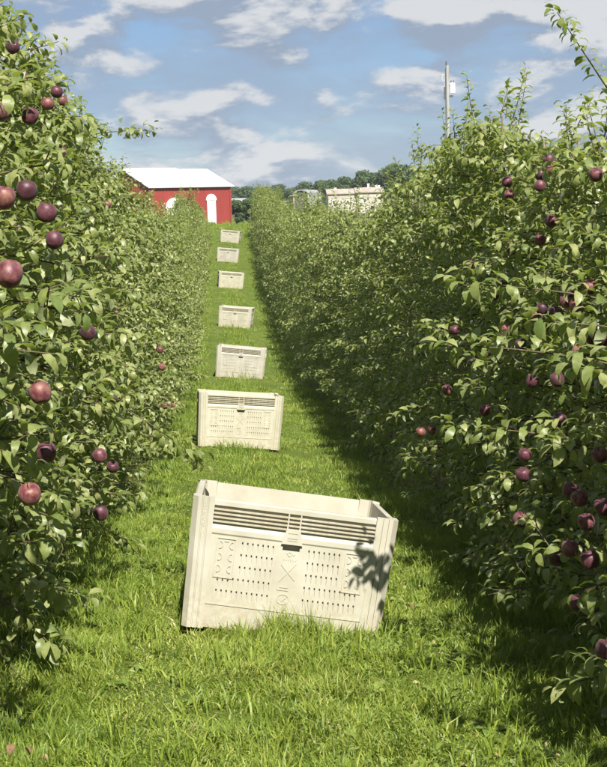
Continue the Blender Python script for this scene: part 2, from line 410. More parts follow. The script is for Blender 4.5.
def wall_meshes():
    out = {}
    bm = bmesh.new()
    # top rail, rounded on the outside
    prism(bm, [(0.0, BH-0.034), (0.0, BH-0.008), (0.010, BH), (0.044, BH), (0.044, BH-0.034)], 'x', L, Rr)
    box(bm, L, Rr, 0.020, 0.044, BH-0.145, BH-0.034)           # recessed web behind the slats
    for c in (-0.036, 0.036): box(bm, c-0.004, c+0.004, 0.001, 0.020, BH-0.145, BH-0.034)
    # sloping sill under the slats
    prism(bm, [(0.0195, BH-0.1455), (0.003, BH-0.158), (-0.002, BH-0.168), (-0.002, BH-0.196), (0.004, BH-0.206), (0.044, BH-0.206), (0.044, BH-0.1455)], 'x', L, Rr)
    holes = []
    rows = [0.505, 0.435, 0.363, 0.289, 0.215]
    for r, v in enumerate(rows):
        us = [0.105 + 0.030*k for k in range(7)]
        if r >= 3: us += [0.105 + 0.030*k for k in range(7, 11)]
        for u in us:
            for s in (-1, 1):
                a = s*u
                holes.append((a-0.0042, a+0.0042, v-0.027, v+0.027))
    holes.append((-0.050, 0.050, 0.514, 0.544))                # hand hole
    holed_plate(bm, L, Rr, 0.012, BH-0.206, holes, 0.004, 0.014)
    box(bm, L, -0.056, 0.018, 0.044, 0.012, BH-0.206)
    box(bm, 0.056, Rr, 0.018, 0.044, 0.012, BH-0.206)
    box(bm, -0.056, 0.056, 0.018, 0.044, 0.012, 0.508)
    box(bm, -0.056, 0.056, 0.018, 0.044, 0.548, BH-0.206)
    box(bm, -0.060, 0.060, 0.0445, 0.050, 0.500, 0.555)         # pocket behind the hand hole
    for u in (-0.078, 0.078): box(bm, u-0.0025, u+0.0025, 0.0015, 0.004, 0.15, 0.50)
    box(bm, L, Rr, 0.000, 0.004, 0.150, 0.157)
    out['wall'] = bm_mesh('bin_wall', bm, M['plastic'])
    bm = bmesh.new(); prism(bm, [(0.002, -0.0045), (0.002, 0.0035), (0.0195, 0.0060), (0.0195, -0.0025)], 'x', L, Rr)
    out['slat'] = bm_mesh('bin_slat', bm, M['plastic'])
    bm = bmesh.new()
    prism(bm, [(-0.040, 0.645), (0.040, 0.645), (0.052, 0.595), (0.062, 0.551), (-0.062, 0.551), (-0.052, 0.595)], 'y', -0.014, 0.003)
    for v in (0.575, 0.588, 0.618): box(bm, -0.030, 0.030, -0.0155, -0.014, v, v+0.003)
    bmesh.ops.bevel(bm, geom=[e for e in bm.edges if e.calc_length() > 0.03], offset=0.003, segments=2, affect='EDGES')
    out['handle'] = bm_mesh('bin_handle_plate', bm, M['plastic'])
    bm = bmesh.new()                                             # framed emblem, origin at its lower left corner: 0.115 x 0.245
    fw, fh, t = 0.115, 0.235, 0.005
    for (a, b_, c, d) in ((0, fw, 0, t), (0, fw, fh-t, fh), (0, t, t, fh-t), (fw-t, fw, t, fh-t)): box(bm, a, b_, -0.001, 0.004, c, d)
    for row in (0.035, 0.105, 0.175):
        for sd in (0, 1):
            x0 = 0.018 if sd == 0 else 0.075
            ring = []
            for k in range(9):
                a = math.pi*k/8 - math.pi/2
                ring.append((x0 + (0.020*math.cos(a) if sd == 0 else 0.022 - 0.020*math.cos(a)), row + 0.018 + 0.021*math.sin(a)))
            for p, q in zip(ring[:-1], ring[1:]):
                d = Vector((q[0]-p[0], q[1]-p[1])).normalized()*0.0; n_ = Vector((-(q[1]-p[1]), q[0]-p[0])).normalized()*0.0022
                prism(bm, [(p[0]+n_.x, p[1]+n_.y), (q[0]+n_.x, q[1]+n_.y), (q[0]-n_.x, q[1]-n_.y), (p[0]-n_.x, p[1]-n_.y)], 'y', 0.0, 0.004)
            xe = x0 - 0.001 if sd == 0 else x0 + 0.023
            box(bm, xe-0.002, xe+0.002, 0.0, 0.004, row-0.003, row+0.039)
    box(bm, 0.045, 0.070, 0.0, 0.004, 0.213, 0.218)
    out['emblem'] = bm_mesh('bin_emblem', bm, M['plastic'])
    bm = bmesh.new()                                             # raised marks down the middle
    def stroke(p, q, w=0.0029):
        d = Vector((q[0]-p[0], q[1]-p[1])); n_ = Vector((-d.y, d.x)).normalized()*w
        prism(bm, [(p[0]+n_.x, p[1]+n_.y), (q[0]+n_.x, q[1]+n_.y), (q[0]-n_.x, q[1]-n_.y), (p[0]-n_.x, p[1]-n_.y)], 'y', 0.0008, 0.005)
    stroke((-0.046, 0.440), (0.042, 0.352)); stroke((0.040, 0.452), (-0.050, 0.335)); stroke((-0.050, 0.335), (-0.052, 0.292)); stroke((-0.055, 0.290), (0.012, 0.290)); stroke((-0.040, 0.306), (0.010, 0.306))
    rr = random.Random(3)
    for k in range(6):
        x = -0.034 + k*0.0135
        stroke((x, 0.466), (x+rr.uniform(-0.003, 0.004), 0.478+rr.uniform(0, 0.004)), 0.0017)
    stroke((-0.02, 0.510), (-0.005, 0.490)); stroke((-0.005, 0.490), (0.012, 0.513)); stroke((0.016, 0.498), (0.026, 0.508)); stroke((-0.012, 0.515), (0.004, 0.515))
    for k in range(10):
        a0, a1 = 2*math.pi*k/10, 2*math.pi*(k+1)/10
        stroke((-0.012+0.036*math.cos(a0), 0.235+0.030*math.sin(a0)), (-0.012+0.036*math.cos(a1), 0.235+0.030*math.sin(a1)), 0.0015)
    stroke((-0.020, 0.222), (0.010, 0.250), 0.0016); stroke((0.0, 0.176), (0.022, 0.176))
    out['marks'] = bm_mesh('bin_marks', bm, M['plastic'])
    # corner post: chamfered L with two grooves on each face, origin at the bin's outer corner (x, y to the inside)
    g_ = 0.010
    face = [(PW, 0.0), (0.094, 0.0), (0.0925, g_), (0.0875, g_), (0.086, 0.0), (0.061, 0.0), (0.0595, g_), (0.0545, g_), (0.053, 0.0), (0.030, -0.002)]
    poly = face + [(b_, a) for (a, b_) in face[::-1]] + [(0.048, PW), (0.048, 0.062), (0.062, 0.048), (PW, 0.048)]
    bm = bmesh.new(); prism(bm, poly, 'z', 0.0, BH + 0.004)
    # raised characters down the middle band of the post
    z = BH - 0.030
    for k, kind in enumerate('dII///co'):
        x0, x1 = 0.064, 0.082
        if kind == 'd': box(bm, 0.069, 0.077, -0.0016, 0.001, z-0.008, z)
        elif kind == 'I': box(bm, x0, x1, -0.0016, 0.001, z-0.006, z-0.002)
        elif kind == '/':
            prism(bm, [(x0, z-0.016), (x1, z-0.007), (x1, z-0.003), (x0, z-0.012)], 'y', -0.0016, 0.001)
            prism(bm, [(x0, z-0.020), (x1, z-0.0295), (x1, z-0.0255), (x0, z-0.016)], 'y', -0.0016, 0.001)
        else:
            for (a, b_, c, d) in ((x0, x0+0.003, z-0.020, z), (x1-0.003, x1, z-0.020, z), (x0+0.003, x1-0.003, z-0.003, z)): box(bm, a, b_, -0.0016, 0.001, c, d)
        z -= 0.016 if kind in 'dI' else 0.030
    out['post'] = bm_mesh('bin_corner_post', bm, M['plastic'])
    bm = bmesh.new(); box(bm, L-0.045, Rr+0.045, -h2+0.068, h2-0.068, 0.085, 0.105)
    for x in (-0.42, 0, 0.42): box(bm, x-0.05, x+0.05, -h2+0.070, h2-0.070, 0.0, 0.0849)
    out['floor'] = bm_mesh('bin_floor', bm, M['plastic'])
    return out
WM = wall_meshes()
BIN_LABEL = ['large cream plastic harvest bin nearest the camera, slotted front leaning in the grass',
             'cream plastic harvest bin, second from the camera, with dark slats under its rim',
             'cream plastic harvest bin, third from the camera, set square across the lane',
             'small looking cream harvest bin, fourth from the camera, in the dip of the lane',
             'distant cream harvest bin, fifth from the camera, in the grass lane',
             'distant cream harvest bin, last but one of the line up the lane',
             'farthest cream harvest bin, last of the line, just below the barn']
BINS = []
TAPER = 0.042; PHI = math.atan(h2*TAPER/BH)   # the walls lean out towards the rim
for i, (u, v, Y, yaw, lean) in enumerate(BIN_PX):
    p = at_y(u, v, Y)
    x, y = float(p[0]), Y + h2
    e = 0.5
    sx_ = float(cross(x+e, y) - cross(x-e, y)) / (2*e); sy_ = float(prof(y+e) - prof(y-e)) / (2*e)
    up = Vector((-sx_, -sy_*(1.0 if sy_ < 0 else 0.25), 1)).normalized()
    rot = up.to_track_quat('Z', 'Y').to_matrix().to_4x4()
    fw = Vector((0, 1, 0)); fw = (fw - up*fw.dot(up)).normalized(); rt = fw.cross(up)
    rot = Matrix((rt, fw, up)).transposed().to_4x4() @ Matrix.Rotation(rad(yaw), 4, 'Z') @ Matrix.Rotation(rad(lean), 4, 'Y') @ Matrix.Rotation(rad(-1.5), 4, 'X')
    root = empty('harvest_bin', (x, y, float(gz(x, y)) - (0.01 if i < 3 else 0.045)), rot.to_euler())
    tag(root, BIN_LABEL[i], 'bin', 'harvest bins set out along the lane')
    for k in range(4):
        Rk = Matrix.Rotation(k*math.pi/2, 4, 'Z')
        w = link('side_wall', WM['wall'], root); w.matrix_local = Rk @ Matrix.Translation((0, -h2*(1-TAPER), 0)) @ Matrix.Rotation(PHI, 4, 'X')
        for j in range(4): link('slat', WM['slat'], w, (0, 0, BH - 0.058 - 0.0235*j))
        link('handle_plate', WM['handle'], w)
        link('emblem', WM['emblem'], w, (-0.435, 0, 0.310)); link('emblem', WM['emblem'], w, (0.435-0.115, 0, 0.310))
        em_ = link('embossed_marks', WM['marks'], w, (0, 0, -0.008))
        em_['kind'] = 'stuff'; c = link('corner_post', WM['post'], root); c.matrix_local = Rk @ Matrix.Translation((-h2*(1-TAPER) - 0.003, -h2*(1-TAPER) - 0.003, 0)) @ Matrix.Rotation(PHI, 4, 'X') @ Matrix.Rotation(-PHI, 4, 'Y')
    link('floor', WM['floor'], root)
    if i:
        for o in [c for c in root.children] + [g for c in root.children for g in c.children]:
            o.material_slots[0].link = 'OBJECT'; o.material_slots[0].material = BIN_MATS[i]
    BINS.append((root, x, y))

# ------------------------------------------------------------------ apple trees
def leaf_shape(kind):
    """leaf lying along +x, length 1, upper side +z; folded along the midrib, tip curling down"""
    r = random.Random(100 + kind)
    fold = r.uniform(-0.30, 0.35); curl = r.uniform(1.0, 2.5); wid = r.uniform(0.175, 0.225); twist = r.uniform(-0.35, 0.35); wav = r.uniform(-0.03, 0.03)
    def curve(t):
        a = curl*t; return ((math.sin(a)/curl), -(1-math.cos(a))/curl)
    V = [(0, 0, 0)]
    for t, w in ((0.22, 0.80), (0.50, 1.0), (0.78, 0.66)):
        x, z = curve(t); a = twist*t
        for s in (-1, 0, 1):
            yy = s*wid*w*math.cos(fold); zz = abs(s)*wid*w*math.sin(fold) + (wav*s if s else 0)
            V.append((x, yy*math.cos(a) - zz*math.sin(a), z + yy*math.sin(a) + zz*math.cos(a)))
    x, z = curve(1.0); V.append((x, 0, z))
    T = [(0, 2, 1), (0, 3, 2)]
    for i in (1, 4):
        for s in (0, 1): T += [(i+s, i+s+1, i+s+4), (i+s, i+s+4, i+s+3)]
    T += [(7, 8, 10), (8, 9, 10)]
    T = [(a, b, c) if True else (a, c, b) for a, b, c in T]
    return np.array(V), np.array(T)
def fix_up(V, T):
    n = np.cross(V[T[:, 1]] - V[T[:, 0]], V[T[:, 2]] - V[T[:, 0]])
    f = n[:, 2] < 0
    T = T.copy(); T[f] = T[f][:, [0, 2, 1]]; return T
NLEAF = 14
LEAF = [leaf_shape(k) for k in range(NLEAF)]
LEAF_T = fix_up(*LEAF[0])
LEAF_V = np.stack([l[0] for l in LEAF])
LITE_V = np.array([(0, 0, 0), (0.5, -0.25, 0.0), (0.52, 0, -0.04), (0.5, 0.25, 0.0), (0.90, 0, -0.42)]); LITE_T = fix_up(LITE_V, np.array([(0, 1, 2), (0, 2, 3), (1, 4, 2), (2, 4, 3)]))
LEAF_ME = []
for k in range(NLEAF):
    LEAF_ME.append(mesh_np('apple_leaf', LEAF_V[k], LEAF_T, M['leaf'], np.full(len(LEAF_V[k]), (k + 0.5)/NLEAF*0.9), smooth=True))

def norm(a): return a / (np.linalg.norm(a, axis=-1, keepdims=True) + 1e-9)
def shoot_leaves(rg, P0, D, length, bend, step, size, out):
    """leaves spiralling round a shoot; P0 start, D direction, bend added to the direction along it"""
    n = max(3, int(length/step)); t = (np.arange(n) + 0.5)/n
    d = norm(D[None] + bend[None]*t[:, None]); pos = P0[None] + np.cumsum(d, 0)*(length/n)
    ph = rg.uniform(0, 6.28) + np.arange(n)*2.399 + rg.normal(0, 0.25, n)
    ref = np.where(np.abs(d[:, 2:3]) > 0.85, np.array([[1., 0, 0]]), np.array([[0, 0, 1.]]))
    a = norm(np.cross(d, ref)); b = np.cross(d, a)
    nrm = a*np.cos(ph)[:, None] + b*np.sin(ph)[:, None]
    along = np.linspace(0.35, 0.9, n)[:, None] + rg.normal(0, 0.12, (n, 1))
    ld = norm(d*along + nrm*0.85 + np.array([[0, 0, 0.05]]) + rg.normal(0, 0.16, (n, 3)))
    s = size*rg.uniform(0.72, 1.15, n)*np.interp(t, [0, 0.2, 0.75, 1], [0.8, 1, 1, 0.62])
    out.append((pos + ld*0.012, ld, s))
    return np.concatenate([P0[None], pos])
ENV = {1: ((0, 0.12, 0.5, 0.8, 1.0), (0.90, 1.0, 0.70, 0.42, 0.16)), -1: ((0, 0.2, 0.45, 0.7, 1.0), (0.84, 0.92, 0.92, 0.62, 0.20))}
def make_tree(seed, H, hw, nb=46, sub=7, step=0.0205, size=0.108, extra=(), z0=0.34, leaders=5, widen=1.0, env=1):
    rg = np.random.default_rng(seed)
    L_, tw = [], []
    n = 12; tz = np.linspace(0, 1, n)
    lx = np.cumsum(rg.normal(0, 0.018, n)); ly = np.cumsum(rg.normal(0, 0.018, n)); lx -= lx[0]; ly -= ly[0]
    leader = np.stack([lx, ly, tz*H*0.93], -1)
    trunk = (leader, np.interp(tz, [0, 0.05, 0.5, 1], [0.050, 0.038, 0.026, 0.008]))
    az0 = rg.uniform(0, 6.28)
    for i in range(nb):
        f = (i + rg.uniform(0, 1))/nb
        zb = z0 + (H*0.88 - z0)*f**1.08
        az = az0 + i*2.399 + rg.normal(0, 0.25)
        ln = hw*np.interp(zb/H, *ENV[env])*rg.uniform(0.74, 1.14)
        if zb < 0.8: ln *= 0.86
        o = np.array([np.cos(az), np.sin(az)*widen, 0.0])
        base = np.array([np.interp(zb, leader[:, 2], leader[:, 0]), np.interp(zb, leader[:, 2], leader[:, 1]), zb])
        rise, droop = rg.uniform(0.25, 0.60), rg.uniform(0.25, 0.75)*(1.15 - zb/H)
        if zb < 0.75: droop *= 0.7
        tt = np.linspace(0, 1, 7)[:, None]
        side = np.array([-o[1], o[0], 0])*rg.normal(0, 0.12)
        P = base + o*ln*tt + side*ln*tt**2 + np.array([0, 0, 1.0])*ln*(rise*tt - droop*tt**2)
        tw.append((P, np.linspace(0.008, 0.0025, 7)))
        for k in range(sub):
            t = 0.22 + 0.74*(k + rg.uniform(0, 1))/sub
            ii_ = min(int(t*6), 5); fr = t*6 - ii_
            q = P[ii_]*(1-fr) + P[ii_+1]*fr; dd = norm(P[ii_+1] - P[ii_])
            sd = np.cross(dd, [0, 0, 1.0])*(1 if k % 2 else -1)
            D = norm(dd*0.5 + sd*rg.uniform(0.4, 1.0) + np.array([0, 0, rg.uniform(-0.15, 0.9)]) + rg.normal(0, 0.15, 3))
            l2 = rg.uniform(0.10, 0.28)
            pp = shoot_leaves(rg, q, D, l2, np.array([0, 0, rg.uniform(-0.5, 0.3)]), step, size, L_)
            tw.append((pp[::3] if len(pp) > 5 else pp, np.linspace(0.004, 0.002, len(pp[::3]) if len(pp) > 5 else len(pp))))
        dd = norm(P[-1] - P[-2])
        pp = shoot_leaves(rg, P[-2], dd, 0.20 + rg.uniform(0, 0.12), np.array([0, 0, rg.uniform(-0.2, 0.6)]), step, size, L_)
        tw.append((pp[::2], np.linspace(0.004, 0.002, len(pp[::2]))))
    for k in range(leaders):                    # upright shoots at the top
        zb = H*0.93 if k == 0 else rg.uniform(0.70, 0.90)*H
        o = rg.normal(0, 0.10, 2)
        base = np.array([np.interp(zb, leader[:, 2], leader[:, 0]) + o[0], np.interp(zb, leader[:, 2], leader[:, 1]) + o[1]*2, zb])
        ln = 0.34 if k == 0 else min(rg.uniform(0.4, 0.75), H*1.07 - zb)
        D = norm(np.array([o[0]*2, o[1]*2, 1.0]))
        pp = shoot_leaves(rg, base, D, ln, np.array([*rg.normal(0, 0.15, 2), 0]), 0.020, size*0.95, L_)
        tw.append((pp[::3], np.linspace(0.006, 0.002, len(pp[::3]))))
    for (A, B, arch) in extra:                  # single long branches that stand out of the crown (tree-local points)
        A = np.array(A); B = np.array(B); tt = np.linspace(0, 1, 9)[:, None]; ln = np.linalg.norm(B - A)
        P = A + (B - A)*tt + np.array([0, 0, 1.0])*arch*4*tt*(1-tt)
        tw.append((P, np.linspace(0.008, 0.0025, 9)))
        for k in range(int(ln/0.085)):
            t = 0.05 + 0.93*(k + rg.uniform(0, 1))/int(ln/0.085); ii_ = min(int(t*8), 7); fr = t*8 - ii_
            q = P[ii_]*(1-fr) + P[ii_+1]*fr; dd = norm(P[ii_+1] - P[ii_]); sd = np.cross(dd, [0, 0, 1.0])*(1 if k % 2 else -1)
            D = norm(dd*0.6 + sd*rg.uniform(0.2, 0.9) + np.array([0, 0, rg.uniform(0.0, 0.7)]))
            shoot_leaves(rg, q, D, rg.uniform(0.06, 0.14), np.zeros(3), 0.024, size, L_)
        shoot_leaves(rg, P[-3], norm(P[-1]-P[-3]), np.linalg.norm(P[-1]-P[-3])+0.03, np.zeros(3), 0.022, size, L_)
    pos = np.concatenate([a[0] for a in L_]); ld = np.concatenate([a[1] for a in L_]); s = np.concatenate([a[2] for a in L_])
    keep = pos[:, 2] > 0.10; pos, ld, s = pos[keep], ld[keep], s[keep]
    # blade hangs a little, upper side turned to the sky
    ld = norm(ld + np.array([[0, 0, 0.12]]) + rg.normal(0, 0.10, ld.shape))
    upv = norm(np.array([[0, 0, 1.0]]) + rg.normal(0, 0.30, ld.shape))
    nz_ = norm(upv - ld*np.sum(upv*ld, 1, keepdims=True)); ny = np.cross(nz_, ld)
    Rm = np.stack([ld, ny, nz_], -1)
    kind = rg.integers(0, NLEAF, len(pos))
    return dict(pos=pos, R=Rm, s=s, kind=kind, trunk=trunk, tw=tw, rg=rg)
def foliage_mesh(name, t, idx=None, lite=False, grow=1.0, raw=False):
    pos, Rm, s, kind = t['pos'], t['R'], t['s'], t['kind']
    if idx is not None: pos, Rm, s, kind = pos[idx], Rm[idx], s[idx], kind[idx]
    V0 = np.broadcast_to(LITE_V, (len(pos),) + LITE_V.shape) if lite else LEAF_V[kind]
    T0 = LITE_T if lite else LEAF_T
    V = np.einsum('nij,nkj->nki', Rm, V0*(s*grow)[:, None, None]) + pos[:, None]
    nv = V0.shape[1]
    T = (T0[None] + (np.arange(len(pos))*nv)[:, None, None]).reshape(-1, 3)
    rn = np.clip(np.random.default_rng(len(pos)).beta(2.2, 2.4, len(pos)), 0, 1)
    if raw: return V.reshape(-1, 3), T, np.repeat(rn, nv)
    return mesh_np(name, V.reshape(-1, 3), T, M['leaf'], np.repeat(rn, nv), smooth=True)
def wood_meshes(name, t, sides=5, every=1):
    tv, tt = tube_np([t['trunk']], 8)
    bv, bt = tube_np([p for p in t['tw'][::every] if len(p[0]) > 1], sides)
    return mesh_np(name + '_trunk', tv, tt, M['bark'], smooth=True), mesh_np(name + '_twigs', bv, bt, M['twig'], smooth=True)

# ---- apples
def apple_mesh(seed):
    r = random.Random(seed); bm = bmesh.new()
    prof_ = [(0.0, 0.62), (0.10, 0.66), (0.28, 0.84), (0.52, 0.93), (0.80, 0.78), (0.98, 0.40), (1.0, 0.0), (0.92, -0.38), (0.74, -0.72), (0.50, -0.90), (0.28, -0.93), (0.12, -0.84), (0.0, -0.78)]
    rings = []; ph = r.uniform(0, 6.28); n = 16
    for (rr_, z) in prof_:
        if rr_ == 0: rings.append([bm.verts.new((0, 0, z))]); continue
        ring = []
        for k in range(n):
            a = 2*math.pi*k/n
            lob = 1 + (0.035 if z < 0 else 0.018)*math.cos(5*a + ph) + 0.03*math.cos(a + ph*2)
            ring.append(bm.verts.new((rr_*lob*math.cos(a), rr_*lob*math.sin(a), z*(1 + 0.04*math.cos(a + ph)))))
        rings.append(ring)
    for A, B in zip(rings[:-1], rings[1:]):
        for k in range(n):
            k2 = (k+1) % n
            if len(A) == 1: bm.faces.new((A[0], B[k], B[k2]))
            elif len(B) == 1: bm.faces.new((A[k], B[0], A[k2]))
            else: bm.faces.new((A[k], B[k], B[k2], A[k2]))
    bmesh.ops.recalc_face_normals(bm, faces=bm.faces)
    return bm_mesh('apple', bm, M['apple'], smooth=True)
APPLE_ME = [apple_mesh(k) for k in range(5)]
sv, st_ = tube_np([(np.array([(0, 0, 0.58), (0.02, 0.01, 0.9), (0.09, 0.03, 1.25)]), np.array([0.05, 0.045, 0.06]))], 5)
STEM_ME = mesh_np('apple_stem', sv, st_, M['twig'], smooth=True)
APPLES_PX = [ # x, y, diameter in the photograph
  (1,112,22),(30,116,17),(48,104,19),(57,92,17),(63,101,15),(13,47,14),(22,77,13),(4,198,27),(47,213,21),(27,191,17),(9,274,25),
  (30,495,17),(46,453,12),(100,456,13),(113,467,10),(101,513,9),(160,350,11),(162,367,9),(165,406,10),(174,405,8),(54,240,10),(116,314,9),(62,153,11),
  (88,333,8),(40,393,10),(107,205,8),(122,200,8),
  (507,182,10),(509,195,9),(540,186,13),(549,160,11),(548,169,11),(541,175,9),(596,175,14),(494,295,10),(503,284,9),(542,309,14),(536,316,10),(556,313,9),
  (568,293,12),(567,301,9),(590,287,11),(577,308,10),(592,337,13),(601,340,10),(521,345,9),(532,381,9),(489,350,10),(475,361,10),(579,353,9),(557,380,11),
  (570,490,11),(580,498,13),(603,507,12),(586,522,10),(556,558,11),(570,549,13),(577,603,14),(605,650,14),(432,430,9),(421,432,9),(523,475,10),(525,455,8),
  (551,221,9),(470,265,8),(485,410,9),(560,420,9),(600,455,11),(455,330,8),(520,520,9),(540,240,9),(505,330,8),(447,390,8),(590,560,11),(512,250,8)]
XL, XR = -1.65, 2.60                            # trunk lines of the two rows
def top_z(Y, side):                             # height of the crowns' tops above the camera, read off the skyline
    a = ([(0, 0.7), (7, 0.55), (9.5, 0.65), (12.5, 1.05), (18, 0.85), (20.5, 0.40), (23, 0.15), (34, 0.10), (38, 0.15), (41, 0.38), (44, 0.2), (47, -0.15), (57, -0.10), (64, 0.40), (80, 0.90), (97, 1.45)] if side > 0 else
         [(0, 1.2), (6, 1.55), (10, 1.75), (12, 1.45), (15, 1.10), (20, 0.70), (24, 0.42), (29, 0.28), (35, 0.0), (48, -0.20), (54, 0.15), (60, 0.85), (66, 0.20), (80, -0.05), (95, 0.0)])
    return float(np.interp(Y, [q[0] for q in a], [q[1] for q in a])) + CAM_Z
rows = []
r_ = random.Random(17)
for side, X, start, end in ((-1, XL, 3.3, 93.0), (1, XR, -2.6, 97.0)):
    Y = start
    while Y < end:
        x = X + r_.uniform(-0.06, 0.06)
        z = float(gz(x, Y))
        H = top_z(Y, side) - z + r_.uniform(-0.22, 0.10)
        rows.append((side, x, Y, z, H)); Y += 1.15 + r_.uniform(-0.07, 0.07) if Y < 40 else 1.3
def hw_of(side, Y): return (1.22 if Y < 8.2 else 1.10) if side > 0 else (1.08 if Y < 8 else 0.98)
apples = []
for (u, v, d) in APPLES_PX:                     # the first point of a pixel's ray that lies just inside a row's crown
    sd = -1 if u < 300 else 1; X0 = XL if sd < 0 else XR
    for Yq in np.arange(3.6, 16, 0.04):
        p = at_y(u, v, Yq); z_ = float(gz(X0, Yq)); H_ = top_z(Yq, sd) - z_
        w_ = hw_of(sd, Yq)*float(np.interp((p[2] - z_)/H_, *ENV[sd]))
        if (p[0] - X0)*sd > -w_*((1.10 if d >= 17 and v < 300 else 0.97) if sd < 0 else 0.97): break
    apples.append((p, random.uniform(0.0385, 0.0425), d))
near = [t for t in rows if 3.9 < t[2] < 13.6]
NEAR_L = [t for t in near if t[0] < 0]; NEAR_R = [t for t in near if t[0] > 0]
word = ['nearest', 'second', 'third', 'fourth', 'fifth', 'sixth', 'seventh', 'eighth', 'ninth', 'tenth', 'eleventh']
def ext_branch(side, X, Yt, u0v0, Ye, uv, arch):
    """a branch ending at a pixel, at a distance given by the tree it grows on"""
    return (uv, Ye, u0v0, arch)
EXTRA = {-1: [((203, 462), 9.0, 1.55, 0.10), ((152, 131), 13.2, 3.3, 0.05), ((150, 565), 9.6, 0.75, 0.10), ((60, 655), 6.6, 0.8, 0.05), ((60, 590), 6.9, 0.9, 0.08), ((40, 700), 6.4, 0.55, 0.05)],
         1: [((557, 12), 9.7, (0.34, 0.0, 3.50), 0.0), ((640, 72), 9.7, (0.0, 0.0, 2.9), 0.05), ((520, 690), 7.6, 0.7, 0.05), ((470, 560), 9.6, 0.75, 0.08)]}
tree_list = []
gaps = []
for n_, (side, x, Y, z, H) in enumerate(near):
    grp = NEAR_L if side < 0 else NEAR_R
    k = grp.index((side, x, Y, z, H))
    ex = []
    for (uv, Ye, zb, arch) in EXTRA[side]:
        if min(range(len(grp)), key=lambda q: abs(grp[q][2] - Ye)) == k:
            e_ = at_y(uv[0], uv[1], Ye); ex.append((zb if isinstance(zb, tuple) else (0, 0, zb), tuple(e_ - np.array((x, Y, z))), arch))
    for (Yb, e_) in ((6.9, (0.98, 6.75, 1.95)), (6.9, (1.08, 6.6, 2.25)), (6.9, (1.16, 7.0, 1.50)), (5.8, (1.20, 5.75, 2.0)), (4.7, (1.15, 4.9, 1.8))):  # added overhanging branches, placed to cast leaf shadow towards the nearest bin
        if side > 0 and min(range(len(grp)), key=lambda q: abs(grp[q][2] - Yb)) == k:
            ex.append(((0, 0, e_[2] - 0.35), (e_[0] - x, e_[1] - Y, e_[2]), 0.08))
    t = make_tree(300 + n_, H, hw_of(side, Y), nb=56, sub=8, extra=ex, env=side, z0=1.25 if (side < 0 and Y < 6.0) else 0.22)
    mine = [a for a in apples if (a[0][0] < 0.5) == (side < 0) and min(range(len(grp)), key=lambda q: abs(grp[q][2] - a[0][1])) == k]
    keep = np.ones(len(t['pos']), bool)
    base = np.array((x, Y, z))
    for (p, r, dpx) in [a for a in apples if (a[0][0] < 0.5) == (side < 0) and abs(a[0][1] - Y) < 2.2]:   # no leaf grows through a fruit or right in front of it on the lane side
        ctr = t['pos'] + base + t['R'][:, :, 0]*(t['s']*0.5)[:, None]
        keep &= np.linalg.norm(ctr - p, axis=1) > r + 0.022
        out_ = p + np.array((-side*0.05, -0.075, 0.035)); keep &= np.linalg.norm(ctr - out_, axis=1) > r*(1.15 if dpx >= 15 or (dpx*3.7 + p[1]*13.0) % 1 > 0.45 else 0.5)
        if side > 0 or dpx >= 15: keep &= np.linalg.norm(ctr - (p + np.array((-side*0.09 if side > 0 else 0.06, -0.16, 0.06))), axis=1) > r*1.2
    for key in ('pos', 'R', 's', 'kind'): t[key] = t[key][keep]
    tree_list.append((side, k, x, Y, z, H, t, mine))
